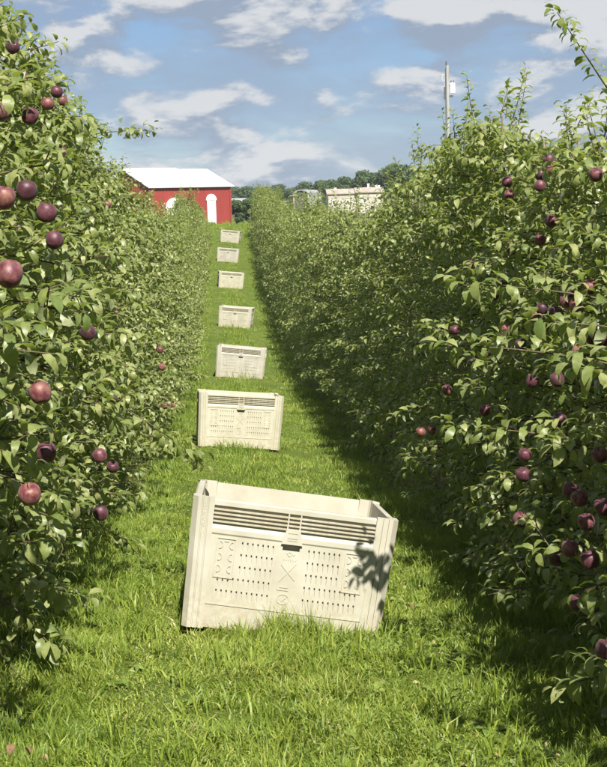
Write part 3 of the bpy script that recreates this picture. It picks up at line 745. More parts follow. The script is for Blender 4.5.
# which leaves show: coarse depth test over all near leaves
cell = 7.0
depth = {}
for (side, k, x, Y, z, H, t, mine) in tree_list:
    ctr = t['pos'] + np.array((x, Y, z)) + t['R'][:, :, 0]*(t['s']*0.5)[:, None]
    u, v, d = project(ctr); t['uvd'] = (u, v, d)
    ok = (u > 2) & (u < 605) & (v > 2) & (v < 765)
    cu = (u/cell).astype(int); cv = (v/cell).astype(int); t['ok'] = ok; t['cell'] = cu*1000 + cv
    for c, dd in zip(t['cell'][ok], d[ok]):
        if dd < depth.get(c, 1e9): depth[c] = dd
leaf_count = 0
for (side, k, x, Y, z, H, t, mine) in tree_list:
    root = empty('apple_tree', (x, Y, z))
    row = 'left' if side < 0 else 'right'
    tag(root, f'{word[k]} apple tree from the camera, {row} row' + (', hung with dark red apples' if len(mine) >= 3 else ''), 'apple tree', f'apple trees in the {row} row')
    u, v, d = t['uvd']; ok = t['ok']
    vis = ok & (d <= np.array([depth.get(c, 0) for c in t['cell']]) + 0.06)
    size = t['s']*F_PX/d
    cand = np.where(vis & (size > 9))[0]; cand = cand[np.argsort(-size[cand])][:300]
    sel = np.zeros(len(d), bool); sel[cand] = True
    front = d <= np.array([depth.get(c, 0) for c in t['cell']]) + 0.45
    a_, b_ = foliage_mesh('', t, np.where(~sel & front)[0], raw=True), foliage_mesh('', t, np.where(~sel & ~front)[0], True, 1.08, True)
    fo = link('foliage', mesh_np('apple_foliage', np.concatenate([a_[0], b_[0]]), np.concatenate([a_[1], b_[1] + len(a_[0])]), M['leaf'], np.concatenate([a_[2], b_[2]]), smooth=True), root); fo['kind'] = 'stuff'
    tm, bmh = wood_meshes('apple_tree', t)
    link('trunk', tm, root); link('branches', bmh, root)['kind'] = 'stuff'
    for i in cand:
        mt = np.eye(4); mt[:3, :3] = t['R'][i]*t['s'][i]; mt[:3, 3] = t['pos'][i]
        o = bpy.data.objects.new('leaf', LEAF_ME[t['kind'][i]]); C.objects.link(o); o.parent = root
        o.matrix_local = Matrix(mt.tolist()); leaf_count += 1
    for (p, r, dpx) in mine:
        a = link('apple', APPLE_ME[random.randrange(5)], root, tuple(p - np.array((x, Y, z))))
        a.scale = (r, r, r*random.uniform(0.92, 1.05)); a.rotation_euler = (random.uniform(-0.5, 0.5), random.uniform(-0.5, 0.5), random.uniform(0, 6.28))
        link('stem', STEM_ME, a)

# farther and outer trees share crowns
def shared(seed, lite, **kw):
    t = make_tree(seed, 4.4, 1.04, **kw)
    fm = foliage_mesh('apple_foliage', t, None, lite, 1.15 if lite else 1.0)
    return (fm, *wood_meshes('apple_tree', t, 3 if lite else 5, 2 if lite else 1))
MID = [shared(700 + k, False, nb=48, sub=8) for k in range(5)]
FAR = [shared(800 + k, True, nb=44, sub=7, step=0.032, size=0.105) for k in range(4)]
ends = [b[2] - h2 for b in BINS]
ORD = ['first', 'second', 'third', 'fourth', 'fifth', 'sixth', 'seventh', 'eighth', 'ninth', 'tenth', 'eleventh', 'twelfth', 'thirteenth', 'fourteenth', 'fifteenth', 'sixteenth', 'seventeenth', 'eighteenth', 'nineteenth', 'twentieth']
seen = {}
def stretch(Y, side):
    row = 'left' if side < 0 else 'right'
    names = ['nearest', 'second', 'third', 'fourth', 'fifth', 'sixth']
    if Y < 3.9: a = ('beside the camera', f'apple trees of the {row} row beside the camera')
    else:
        for i in range(1, 6):
            if Y < ends[i]: a = (f'past the {names[i-1]} bin', f'{row} row trees between the {names[i-1]} and {names[i]} bins'); break
        else: a = ('past the sixth bin, towards the barn', f'trees at the far end of the {row} row')
    n = seen.get((side, a[0]), sum(1 for t in near if t[0] == side and t[2] > ends[0] + 1) if a[0] == 'past the nearest bin' else 0)
    seen[(side, a[0])] = n + 1
    return f'{ORD[n]} apple tree of the {row} row {a[0]}', a[1]
for (side, x, Y, z, H) in rows:
    if 3.9 < Y < 13.6: continue
    src = MID[r_.randrange(5)] if Y < 34 else FAR[r_.randrange(4)]
    root = empty('apple_tree', (x, Y, z), (0, 0, r_.uniform(0, 6.28)))
    s = H/4.4; wd_ = 1.2 if (side > 0 and Y < 3.9) else 1.0; root.scale = (wd_ + r_.uniform(-0.06, 0.06), wd_, s)
    lab, grp = stretch(Y, side); tag(root, lab, 'apple tree', grp)
    fo = link('foliage', src[0], root); fo['kind'] = 'stuff'
    link('trunk', src[1], root); link('branches', src[2], root)['kind'] = 'stuff'

# trellis stakes that glint through the right row
for k, (u, v, Y) in enumerate(((508, 240, 11.6), (471, 246, 13.4), (597, 215, 9.1))):
    p = at_x(u, v, XR - 0.10); zb = float(gz(p[0], p[1]))
    top = p[2] + 0.16
    bm = bmesh.new(); bmesh.ops.create_cone(bm, cap_ends=True, segments=10, radius1=0.017, radius2=0.017, depth=top - zb + 0.3)
    for vv in bm.verts: vv.co.z += (top - zb)/2 - 0.15
    box(bm, -0.021, 0.021, -0.021, 0.021, top - zb - 0.42, top - zb - 0.38)
    box(bm, -0.019, 0.019, -0.019, 0.019, top - zb - 0.0005, top - zb + 0.012)
    o = link('support_stake', bm_mesh('support_stake', bm, M['steel']), None, (p[0], p[1], zb))
    tag(o, ['pale steel support stake glimpsed below the stacked apples of the right row', 'pale steel support stake, farthest of three glimpsed in the right row', 'pale steel support stake glimpsed near the right edge of the photo'][k], 'stake', 'support stakes in the right row')

# ------------------------------------------------------------------ grass
def vnoise(x, y, f, seed):
    rg = np.random.default_rng(seed); tb = rg.uniform(0, 1, (64, 64))
    X, Y = x*f, y*f; i = np.floor(X).astype(int); j = np.floor(Y).astype(int); a = X - i; b = Y - j
    a = a*a*(3-2*a); b = b*b*(3-2*b); g_ = lambda p, q: tb[p % 64, q % 64]
    return (g_(i, j)*(1-a) + g_(i+1, j)*a)*(1-b) + (g_(i, j+1)*(1-a) + g_(i+1, j+1)*a)*b
def blades(x0, x1, y0, y1, dens, hgt, wid, segs, rg, jitter=1.0, clear=True):
    n = int((x1-x0)*(y1-y0)*dens)
    x = rg.uniform(x0, x1, n); y = rg.uniform(y0, y1, n)
    clump = vnoise(x, y, 5.0, 1)*0.6 + vnoise(x, y, 1.7, 2)*0.4
    keep = rg.uniform(0, 1, n) < (0.25 + 1.2*clump)*(1 - 0.55*np.exp(-((x - 1.05)/0.22)**2)*(vnoise(x, y, 1.3, 8) > 0.42))
    for c in (XL, XR):                          # thin under the trees
        dd = np.abs(x - c); keep &= ~((dd < 0.70) & (rg.uniform(0, 1, n) < 0.88 - 0.5*vnoise(x, y, 1.5, 12)))
    for (_, bx, by) in BINS:                    # no grass grows inside a bin
        keep &= ~((np.abs(x - bx) < h2 - 0.03) & (np.abs(y - by) < h2 - 0.02))
    x, y, clump = x[keep], y[keep], clump[keep]; n = len(x)
    z = gz(x, y)
    ph = vnoise(x, y, 2.4, 3)*12.0 + rg.normal(0, 1.3, n)
    worn = vnoise(x, y, 0.9, 4)
    # mown and trodden strip along the left wheel track lies flatter
    track = np.exp(-((x + 0.35)/0.28)**2)*0.8 + np.exp(-((x - 1.05)/0.25)**2)*0.7
    h = hgt*rg.uniform(0.45, 1.3, n)*(0.28 + 1.35*clump)*(1 - 0.55*np.minimum(track, 1))
    # taller growth against the bins
    for (_, bx, by) in BINS:
        fr = np.exp(-((y - (by - h2 - 0.06))/0.12)**2)*np.exp(-((x - bx + 0.05)/0.42)**4); h *= 1 + 1.1*fr
    lean = np.clip(rg.normal(0.75, 0.35, n) + 0.85*track + 0.25*(worn - 0.5), 0.05, 1.5)
    dx, dy = np.cos(ph), np.sin(ph)
    px, py = -dy, dx
    fa = rg.uniform(0, 6.28, n); px, py = np.cos(fa), np.sin(fa)
    w = wid*rg.uniform(0.6, 1.3, n)
    B = np.stack([x, y, z - 0.01], -1); Wd = np.stack([px, py, 0*px], -1)*w[:, None]/2
    def pt(t):
        a = lean*t
        return B + np.stack([dx*h*t*np.sin(a), dy*h*t*np.sin(a), h*t*np.cos(a)], -1)
    if segs == 2:
        m_, e_ = pt(0.55), pt(1.0)
        V = np.stack([B - Wd, B + Wd, m_ - Wd*0.8, m_ + Wd*0.8, e_], 1); T0 = np.array([(0, 1, 3), (0, 3, 2), (2, 3, 4)])
    else:
        V = np.stack([B - Wd, B + Wd, pt(1.0)], 1); T0 = np.array([(0, 1, 2)])
    k = V.shape[1]
    T = (T0[None] + (np.arange(n)*k)[:, None, None]).reshape(-1, 3)
    rn = np.clip(-0.08 + 0.60*vnoise(x, y, 2.6, 6) + 0.45*vnoise(x, y, 0.7, 22) + 0.12*track + rg.normal(0, 0.17, n), 0, 0.9)
    dry = rg.uniform(0, 1, n) < 0.02 + 0.13*np.clip(vnoise(x, y, 0.8, 21) - 0.45, 0, 1); rn[dry] = rg.uniform(0.92, 1.0, dry.sum())
    return V.reshape(-1, 3), T, np.repeat(rn, k)
gr = np.random.default_rng(77)
def add_grass(parts, name, mat, label):
    V, T, A, off = [], [], [], 0
    for v_, t_, a_ in parts: V.append(v_); T.append(t_ + off); A.append(a_); off += len(v_)
    o = link(name, mesh_np(name, np.concatenate(V), np.concatenate(T), mat, np.concatenate(A), smooth=False))
    tag(o, label, 'grass', kind='stuff'); return o
gp = [blades(-1.9, 3.1, 4.9, 12.5, 8000, 0.094, 0.0068, 2, gr),
      blades(-2.2, 3.2, 12.5, 32, 1700, 0.10, 0.0085, 2, gr),
      blades(-2.4, 3.3, 32, 108, 420, 0.14, 0.018, 1, gr),
      blades(-30, 30, 96, 125, 40, 0.35, 0.05, 1, gr)]
# seeding stalks and coarse tufts
def tufts(n_, hgt, wid):
    x = gr.uniform(-1.2, 2.2, n_); y = gr.uniform(5.0, 13, n_)
    X = np.repeat(x, 14) + gr.normal(0, 0.035, n_*14); Y = np.repeat(y, 14) + gr.normal(0, 0.035, n_*14)
    ok = np.ones(len(X), bool)
    for (_, bx, by) in BINS: ok &= ~((np.abs(X-bx) < h2-0.03) & (np.abs(Y-by) < h2-0.02))
    X, Y = X[ok], Y[ok]
    n = len(X); ph = gr.uniform(0, 6.28, n); h = hgt*gr.uniform(0.6, 1.3, n); lean = gr.uniform(0.1, 0.8, n); w = wid*gr.uniform(0.6, 1.2, n)
    fa = gr.uniform(0, 6.28, n); Wd = np.stack([np.cos(fa), np.sin(fa), 0*fa], -1)*w[:, None]/2
    B = np.stack([X, Y, gz(X, Y) - 0.01], -1)
    def pt(t): a = lean*t*1.2; return B + np.stack([np.cos(ph)*h*t*np.sin(a), np.sin(ph)*h*t*np.sin(a), h*t*np.cos(a)], -1)
    V = np.stack([B - Wd, B + Wd, pt(.55) - Wd*.9, pt(.55) + Wd*.9, pt(1.0)], 1)
    T = (np.array([(0, 1, 3), (0, 3, 2), (2, 3, 4)])[None] + (np.arange(n)*5)[:, None, None]).reshape(-1, 3)
    return V.reshape(-1, 3), T, np.repeat(np.clip(gr.normal(0.55, 0.16, n), 0, 0.95), 5)
gp.append(tufts(520, 0.14, 0.010))
add_grass(gp, 'grass', M['grass'], 'mown green grass of the lane between the tree rows')
# clover and broad leaved weeds
def clover(n_):
    x = gr.uniform(-1.3, 2.3, n_*3); y = 5.0 + 9*gr.uniform(0, 1, n_*3)**1.2
    ok = (vnoise(x, y, 1.6, 9) > 0.52)
    for (_, bx, by) in BINS: ok &= ~((np.abs(x-bx) < h2) & (np.abs(y-by) < h2))
    x, y = x[ok][:n_], y[ok][:n_]; n = len(x); z = gz(x, y) + gr.uniform(0.02, 0.065, n)
    V, T, A = [], [], []
    s = gr.uniform(0.004, 0.009, n); ph = gr.uniform(0, 6.28, n); tl = gr.normal(0, 0.3, (n, 2))
    big = gr.uniform(0, 1, n) < 0.05; s[big] *= 2.2
    for l in range(3):
        a = ph + l*2.094
        for ang, rr_ in ((0, 0.0), (-0.75, 1.15), (-0.25, 1.75), (0.25, 1.75), (0.75, 1.15)):
            X = np.cos(a + ang)*rr_*s; Y = np.sin(a + ang)*rr_*s
            V.append(np.stack([x + X, y + Y, z + X*tl[:, 0] + Y*tl[:, 1] + 0.15*rr_*s], -1))
    V = np.stack(V, 1); nv = V.shape[1]
    T0 = np.array([(l*5, l*5+i, l*5+i+1) for l in range(3) for i in (1, 2, 3)])
    T = (T0[None] + (np.arange(n)*nv)[:, None, None]).reshape(-1, 3)
    return V.reshape(-1, 3), T, np.repeat(gr.uniform(0, 1, n), nv)
cl = add_grass([clover(5000)], 'clover', M['clover'], 'small clover and weeds scattered through the lane grass')
cl['category'] = 'clover'
def rosettes(n_):                                # plantain and dock between the grass blades
    cx_ = np.concatenate([gr.normal(1.1, 0.35, n_), gr.uniform(-1.2, 2.2, n_//2)]); cy_ = gr.uniform(5.0, 14, len(cx_))
    m = 7; x = np.repeat(cx_, m) + gr.normal(0, 0.01, len(cx_)*m); y = np.repeat(cy_, m) + gr.normal(0, 0.01, len(cx_)*m)
    ok = np.ones(len(x), bool)
    for (_, bx, by) in BINS: ok &= ~((np.abs(x-bx) < h2 + 0.08) & (np.abs(y-by) < h2 + 0.08))
    sz = np.repeat(gr.uniform(0.035, 0.075, len(cx_)), m)[ok]; x, y = x[ok], y[ok]; n = len(x)
    k = gr.integers(0, NLEAF, n); a = gr.uniform(0, 6.28, n)
    ld = norm(np.stack([np.cos(a), np.sin(a), gr.uniform(0.2, 1.3, n)], -1)); up_ = norm(np.array([[0, 0, 1.0]]) + gr.normal(0, 0.2, (n, 3)))
    nz_ = norm(up_ - ld*np.sum(up_*ld, 1, keepdims=True)); Rm = np.stack([ld, np.cross(nz_, ld), nz_], -1)
    V = np.einsum('nij,nkj->nki', Rm, LEAF_V[k]*(sz*gr.uniform(0.7, 1.2, n))[:, None, None]) + np.stack([x, y, gz(x, y) + 0.015], -1)[:, None]
    T = (LEAF_T[None] + (np.arange(n)*11)[:, None, None]).reshape(-1, 3)
    return V.reshape(-1, 3), T, np.repeat(gr.uniform(0, 1, n), 11)
wd = add_grass([rosettes(150)], 'broadleaf_weeds', M['clover'], 'broad leaved weeds growing low in the lane grass')
wd['category'] = 'weeds'
def litter(n_):
    x = np.concatenate([gr.normal(1.15, 0.30, n_), gr.uniform(-1.2, 2.0, n_//3)]); y = gr.uniform(5.0, 12.5, len(x))
    ok = np.ones(len(x), bool)
    for (_, bx, by) in BINS: ok &= ~((np.abs(x-bx) < h2) & (np.abs(y-by) < h2))
    x, y = x[ok], y[ok]; n = len(x); z = gz(x, y) + gr.uniform(0.01, 0.05, n)
    k = gr.integers(0, NLEAF, n); a = gr.uniform(0, 6.28, n); t1 = gr.normal(0, 0.35, n)
    ld = norm(np.stack([np.cos(a), np.sin(a), t1], -1)); up_ = norm(np.array([[0, 0, 1.0]]) + gr.normal(0, 0.4, (n, 3)))
    nz_ = norm(up_ - ld*np.sum(up_*ld, 1, keepdims=True)); Rm = np.stack([ld, np.cross(nz_, ld), nz_], -1)
    V = np.einsum('nij,nkj->nki', Rm, LEAF_V[k]*gr.uniform(0.035, 0.07, n)[:, None, None]) + np.stack([x, y, z], -1)[:, None]
    T = (LEAF_T[None] + (np.arange(n)*11)[:, None, None]).reshape(-1, 3)
    return V.reshape(-1, 3), T, np.repeat(gr.uniform(0, 1, n), 11)
lt = add_grass([litter(75)], 'leaf_litter', M['dead'], 'pale fallen leaves scattered in the shaded wheel track')
lt['category'] = 'leaves'
# curled dead leaves at the lower left
for k, (u, v) in enumerate(((9, 757), (31, 758), (49, 762))):
    d = ray(u, v); tt = (gz(-0.7, 5.6) + 0.06 - CAM_Z)/d[2]; p = CAMP + d*tt
    V = LEAF_V[k*3 % NLEAF].copy(); V[:, 2] = np.abs(V[:, 1])*1.2 - 0.9*V[:, 0]**2*0.4
    me = mesh_np('dead_leaf', V*0.085, LEAF_T, M['dead'], np.full(len(V), 0.3*k), smooth=True)
    o = link('dead_leaf', me, None, tuple(p)); o.rotation_euler = (0.5 + 0.3*k, -1.0 + 0.2*k, 1.2 + 0.9*k)
    sm = o.modifiers.new('thickness', 'SOLIDIFY'); sm.thickness = 0.0012
    tag(o, ['curled brown dead leaf in the grass, leftmost of three at the lower left corner', 'curled brown dead leaf in the grass, middle of three at the lower left corner', 'curled brown dead leaf in the grass, rightmost of three at the lower left corner'][k], 'leaf', 'dead leaves in the grass')

# ------------------------------------------------------------------ barn
def local_frame(P, yaw): return Matrix.Translation(P) @ Matrix.Rotation(yaw, 4, 'Z')
BD = 190.0
pl = at_y(149, 188, BD); th = rad(35)
d_ = ray(230, 186); k_ = (pl[1]*math.cos(th) - pl[0]*math.sin(th))/(d_[1]*math.cos(th) - d_[0]*math.sin(th)); pr = CAMP + d_*k_
eave = 5.2
zb = (pr[2] + pl[2])/2 - eave
vec = Vector((pr[0]-pl[0], pr[1]-pl[1], 0))
# front wall runs from pl to pr; the building is turned so that its left gable shows
BWID = vec.length; BDEP = 12.0
barn = empty('red_barn', (pl[0], pl[1], zb), (0, 0, th)); tag(barn, 'red steel barn with white gable roof and white arched doors beyond the rows', 'barn')
def rib_wall(p, q, z0, z1f, n, mat, name):
    bm = bmesh.new(); p = Vector(p); q = Vector(q); d = (q-p); nrm_ = Vector((d.y, -d.x)).normalized()
    pts_ = []
    for i in range(n):
        for f, o in ((0, 0), (0.62, 0), (0.70, 0.05), (0.92, 0.05)):
            t = (i + f)/n; pts_.append((p + d*t + nrm_*o, t))
    pts_.append((q, 1.0))
    lo = [bm.verts.new((a.x, a.y, z0)) for a, t in pts_]; hi = [bm.verts.new((a.x, a.y, z1f(t))) for a, t in pts_]
    for i in range(len(pts_)-1): bm.faces.new((lo[i], lo[i+1], hi[i+1], hi[i]))
    return link(name, bm_mesh(name, bm, mat), barn)
ridge = 2.45
FL, FR, BL, BR = (0, 0), (BWID, 0), (0, BDEP), (BWID, BDEP)
rib_wall(FL, FR, -1.5, lambda t: eave, 26, M['red_wall'], 'wall')
rib_wall(FR, BR, -1.5, lambda t: eave + ridge*(1 - abs(2*t-1)), 20, M['red_wall'], 'wall')
rib_wall(BR, BL, -1.5, lambda t: eave, 26, M['red_wall'], 'wall')
rib_wall(BL, FL, -1.5, lambda t: eave + ridge*(1 - abs(2*t-1)), 20, M['red_wall'], 'wall')
def roof_slope(A, B, C_, D_, name, seams=14):
    bm = bmesh.new(); A, B, C_, D_ = map(Vector, (A, B, C_, D_)); n = (B-A).cross(D_-A).normalized()
    if n.z < 0: n = -n
    for (a, b) in ((0, 1),):
        q = [A, B, C_, D_]; vs_ = [bm.verts.new(x) for x in q] + [bm.verts.new(x + n*0.12) for x in q]
        for f in ((0,1,2,3),(4,5,6,7),(0,1,5,4),(1,2,6,5),(2,3,7,6),(3,0,4,7)): bm.faces.new([vs_[i] for i in f])
    for i in range(1, seams):
        t = i/seams; a = A.lerp(B, t) + n*0.121; b = D_.lerp(C_, t) + n*0.121; s = (B-A).normalized()*0.05
        vs_ = [bm.verts.new(x) for x in (a-s, a+s, b+s, b-s, a-s+n*0.05, a+s+n*0.05, b+s+n*0.05, b-s+n*0.05)]
        for f in ((4,5,6,7),(0,1,5,4),(1,2,6,5),(2,3,7,6),(3,0,4,7)): bm.faces.new([vs_[i] for i in f])
    bmesh.ops.recalc_face_normals(bm, faces=bm.faces)
    return link(name, bm_mesh(name, bm, M['white_roof']), barn)
mid = ((FL[0]+BL[0])/2, (FL[1]+BL[1])/2); midr = ((FR[0]+BR[0])/2, (FR[1]+BR[1])/2)
o_ = 0.35
roof_slope((FL[0]-o_+0.1, FL[1]-o_, eave-0.05), (FR[0]+o_+0.1, FR[1]-o_, eave-0.05), (midr[0]+o_, midr[1], eave+ridge+0.03), (mid[0]-o_, mid[1], eave+ridge+0.03), 'roof')
roof_slope((BR[0]+o_, BR[1]+o_, eave-0.05), (BL[0]-o_, BL[1]+o_, eave-0.05), (mid[0]-o_, mid[1]+0.02, eave+ridge+0.03), (midr[0]+o_, midr[1]+0.02, eave+ridge+0.03), 'roof')
bm = bmesh.new(); box(bm, mid[0]-0.3, mid[0]+BWID*0.62, mid[1]-0.25, mid[1]+0.25, eave+ridge+0.1, eave+ridge+0.34); link('ridge_cap', bm_mesh('ridge_cap', bm, M['white_roof']), barn)
def arched(u_l, u_r, v_t, name='arched_door'):
    s = BWID/81.0; x0, x1 = (u_l-149)*s, (u_r-149)*s; top = eave - (v_t - 187)*BD/F_PX
    bm = bmesh.new(); w = x1-x0; c = (x0+x1)/2; r = w/2
    poly = [(x0, -1.4), (x1, -1.4)] + [(c + r*math.cos(a), top - r + r*math.sin(a)) for a in np.linspace(0, math.pi, 13)]
    r = min(r, top); prism(bm, poly, 'y', -0.16, -0.07); d = link(name, bm_mesh(name, bm, M['white_paint']), barn)
    bm = bmesh.new()
    box(bm, c-0.06, c+0.06, -0.20, -0.161, -1.3, top-0.15); box(bm, x0+0.12, x1-0.12, -0.195, -0.162, top-r-0.06, top-r+0.06); box(bm, x0+0.12, x1-0.12, -0.195, -0.162, 0.2, 0.32)
    link('door_brace', bm_mesh('door_brace', bm, M['pale_metal']), d)
    bm = bmesh.new()
    pin, pout = [], []
    for a in np.linspace(0, math.pi, 13):
        pin.append((c + r*math.cos(a), top - r + r*math.sin(a))); pout.append((c + (r+0.16)*math.cos(a), top - r + (r+0.16)*math.sin(a)))
    for i in range(12): prism(bm, [pin[i], pin[i+1], pout[i+1], pout[i]], 'y', -0.18, -0.07)
    link('arch_trim', bm_mesh('arch_trim', bm, M['white_paint']), d)
arched(165, 180.5, 198.5); arched(205.5, 214, 195.5)
for (a, b) in ((FL, FR),):
    bm = bmesh.new(); box(bm, BWID-0.18, BWID+0.08, -0.12, 0.1, -1.5, eave-0.1); box(bm, -0.1, 0.16, -0.12, 0.1, -1.5, eave-0.1); link('corner_trim', bm_mesh('corner_trim', bm, M['red_wall']), barn)

# ------------------------------------------------------------------ other far buildings
def gable_house(name, label, cat, u0, u1, v_eave, v_ridge, v_base, Y, depth, wall, roof, yaw=0.0, windows=(), chim=()):
    a = at_y(u0, v_eave, Y); b = at_y(u1, v_eave, Y); zr = at_y((u0+u1)/2, v_ridge, Y + depth/2)[2]; z0 = at_y((u0+u1)/2, v_base, Y)[2]
    W = b[0]-a[0]; e = empty(name, (a[0], Y, z0), (0, 0, yaw)); tag(e, label, cat)
    he, hr = (a[2]+b[2])/2 - z0, zr - z0
    bm = bmesh.new(); prism(bm, [(0, -1), (depth, -1), (depth, he), (depth/2, hr-0.15), (0, he)], 'x', 0, W); w = link('wall', bm_mesh('wall', bm, wall), e)
    for s in (0, 1):
        bm = bmesh.new(); p0 = (-0.3, he-0.12) if s == 0 else (depth+0.3, he-0.12); pk = (depth/2 - 0.001 + s*0.002, hr)
        poly = [p0, pk, (pk[0], pk[1]+0.18), (p0[0], p0[1]+0.18)]
        prism(bm, poly, 'x', -0.3, W+0.3); link('roof', bm_mesh('roof', bm, roof), e)
    for (f, g0, ww, hh) in windows:
        bm = bmesh.new(); box(bm, f*W-ww/2, f*W+ww/2, -0.03, 0.05, g0*he, g0*he+hh); wi = link('window', bm_mesh('window', bm, M['glass']), e)
        bm = bmesh.new()
        for (x0, x1, z0_, z1_) in ((-ww/2-0.1, -ww/2, 0, hh), (ww/2, ww/2+0.1, 0, hh), (-ww/2-0.1, ww/2+0.1, hh, hh+0.1), (-ww/2-0.1, ww/2+0.1, -0.1, 0)):
            box(bm, f*W+x0, f*W+x1, -0.06, 0.03, g0*he+z0_, g0*he+z1_)
        link('frame', bm_mesh('frame', bm, M['white_paint']), wi)
    for (f, hh, ww) in chim:
        bm = bmesh.new(); box(bm, f*W-ww/2, f*W+ww/2, depth/2-ww/2, depth/2+ww/2, hr-0.4, hr+hh); box(bm, f*W-ww/2-0.08, f*W+ww/2+0.08, depth/2-ww/2-0.08, depth/2+ww/2+0.08, hr+hh+0.001, hr+hh+0.15)
        link('chimney', bm_mesh('chimney', bm, M['white_paint']), e)
    return e
gable_house('farmhouse', 'long beige farm building with tan roof and white chimney behind the right row', 'building', 328, 356, 193.5, 189.5, 208, 298, 6, M['beige'], M['worn_roof'], 0.0, ((0.2, 0.3, 0.5, 0.7), (0.7, 0.3, 0.5, 0.7)), ((0.3, 0.25, 0.4),))
gable_house('farmhouse', 'taller beige farmhouse wing with white chimney, right of the long beige building', 'building', 356.6, 383, 192, 188, 208, 297.5, 6, M['beige'], M['worn_roof'], 0.0, ((0.3, 0.35, 0.5, 0.8),), ((0.5, 0.8, 0.4), (0.85, 0.4, 0.9)))
gable_house('farm_shed', 'low pale grey shed beside the red barn', 'shed', 233, 252, 204.5, 199, 212, 240, 7, M['grey_wood'], M['shed_roof'], 0.0, ((0.3, 0.2, 0.8, 0.8),))
# shed with an arched roof and a leaning post
Y = 230.0; a = at_y(295, 212, Y); b = at_y(306, 212, Y); top = at_y(300, 190.5, Y)[2]
e = empty('arched_shed', (a[0], Y, a[2]), (0, 0, -0.30)); tag(e, 'dark grey plank shed with pale arched metal roof between the orchard rows', 'shed')
W = (b[0]-a[0])*1.25; Hh = top - a[2]
arc = [(W/2 + W/2*math.cos(t), Hh*0.84 + Hh*0.16*math.sin(t)) for t in np.linspace(0, math.pi, 11)]
bm = bmesh.new()
prism(bm, [(0, -1.0)] + [(W, -1.0)] + arc, 'y', 0, 0.15); link('front_wall', bm_mesh('front_wall', bm, M['grey_wood']), e)
for i in range(8):
    bm = bmesh.new(); x0 = W*i/8 + 0.02; x1 = W*(i+1)/8 - 0.02; box(bm, x0, x1, -0.04, -0.001, -1.0, Hh*0.84); link('plank', bm_mesh('plank', bm, M['grey_wood']), e)
bm = bmesh.new(); out_ = [(W/2 + (W/2+0.15)*math.cos(t), Hh*0.84 + (Hh*0.16+0.15)*math.sin(t)) for t in np.linspace(0, math.pi, 11)]
for i in range(10): prism(bm, [arc[i], arc[i+1], out_[i+1], out_[i]], 'y', -0.25, 9.0)
link('arched_roof', bm_mesh('arched_roof', bm, M['shed_roof']), e)
bm = bmesh.new(); box(bm, W, W+0.14, -0.2, 9.0, -1.0, Hh*0.84); box(bm, -0.14, 0, -0.2, 9.0, -1.0, Hh*0.84); link('side_wall', bm_mesh('side_wall', bm, M['pale_metal']), e)
p = at_y(294, 213, 222); t2 = at_y(293.5, 192.5, 222)
bm = bmesh.new(); bmesh.ops.create_cone(bm, cap_ends=True, segments=10, radius1=0.17, radius2=0.13, depth=t2[2]-p[2]+1.5)
for vv in bm.verts: vv.co.z += (t2[2]-p[2])/2 - 0.75
box(bm, -0.6, 0.6, -0.24, -0.16, t2[2]-p[2]-0.5, t2[2]-p[2]-0.4)
o = link('wooden_post', bm_mesh('wooden_post', bm, M['tan_roof']), None, tuple(p)); tag(o, 'tan wooden post in front of the arched grey shed', 'post')

# ------------------------------------------------------------------ utility pole
Y = 82.0; tp = at_y(447.3, 65, Y)
zb = float(gz(tp[0], Y)); hp = tp[2] - zb
e = empty('utility_pole', (tp[0], Y, zb)); tag(e, 'weathered grey utility pole with white transformer box above the right row', 'utility pole')
bm = bmesh.new(); bmesh.ops.create_cone(bm, cap_ends=True, segments=16, radius1=0.130, radius2=0.095, depth=hp+0.6)
for vv in bm.verts: vv.co.z += hp/2 - 0.3
link('shaft', bm_mesh('shaft', bm, M['pole']), e)
s = Y/F_PX
bm = bmesh.new(); bmesh.ops.create_cone(bm, cap_ends=True, segments=16, radius1=0.16, radius2=0.16, depth=0.48)
bmesh.ops.create_cone(bm, cap_ends=True, segments=16, radius1=0.172, radius2=0.13, depth=0.07, matrix=Matrix.Translation((0, 0, 0.286)))
o = link('transformer', bm_mesh('transformer', bm, M['white_paint']), e, (0.27, -0.05, hp - 23*s))
bm = bmesh.new()
for dx in (-0.07, 0.08): bmesh.ops.create_cone(bm, cap_ends=True, segments=8, radius1=0.035, radius2=0.025, depth=0.16, matrix=Matrix.Translation((dx, 0, 0.40)))
link('bushing', bm_mesh('bushing', bm, M['dark_metal']), o)
bm = bmesh.new(); box(bm, 0.06, 0.30, -0.06, 0.06, hp - 31*s, hp - 29.5*s); box(bm, 0.06, 0.16, -0.05, 0.05, hp - 20*s, hp - 19*s); link('bracket', bm_mesh('bracket', bm, M['dark_metal']), e)
bm = bmesh.new(); box(bm, -0.21, -0.13, -0.05, 0.05, hp - 33*s, hp - 21*s); box(bm, -0.135, -0.10, -0.02, 0.02, hp - 60*s, hp - 3*s); link('conduit', bm_mesh('conduit', bm, M['dark_metal']), e)
bm = bmesh.new(); box(bm, -0.36, -0.08, -0.02, 0.02, hp - 9.5*s, hp - 9*s); bmesh.ops.create_cone(bm, cap_ends=True, segments=10, radius1=0.035, radius2=0.045, depth=0.36, matrix=Matrix.Translation((-0.32, 0, hp - 12.3*s)))
link('fuse_cutout', bm_mesh('fuse_cutout', bm, M['pale_metal']), e)
bm = bmesh.new(); bmesh.ops.create_cone(bm, cap_ends=True, segments=10, radius1=0.05, radius2=0.03, depth=0.22, matrix=Matrix.Translation((-0.06, 0, hp + 0.11))); link('insulator', bm_mesh('insulator', bm, M['dark_metal']), e)

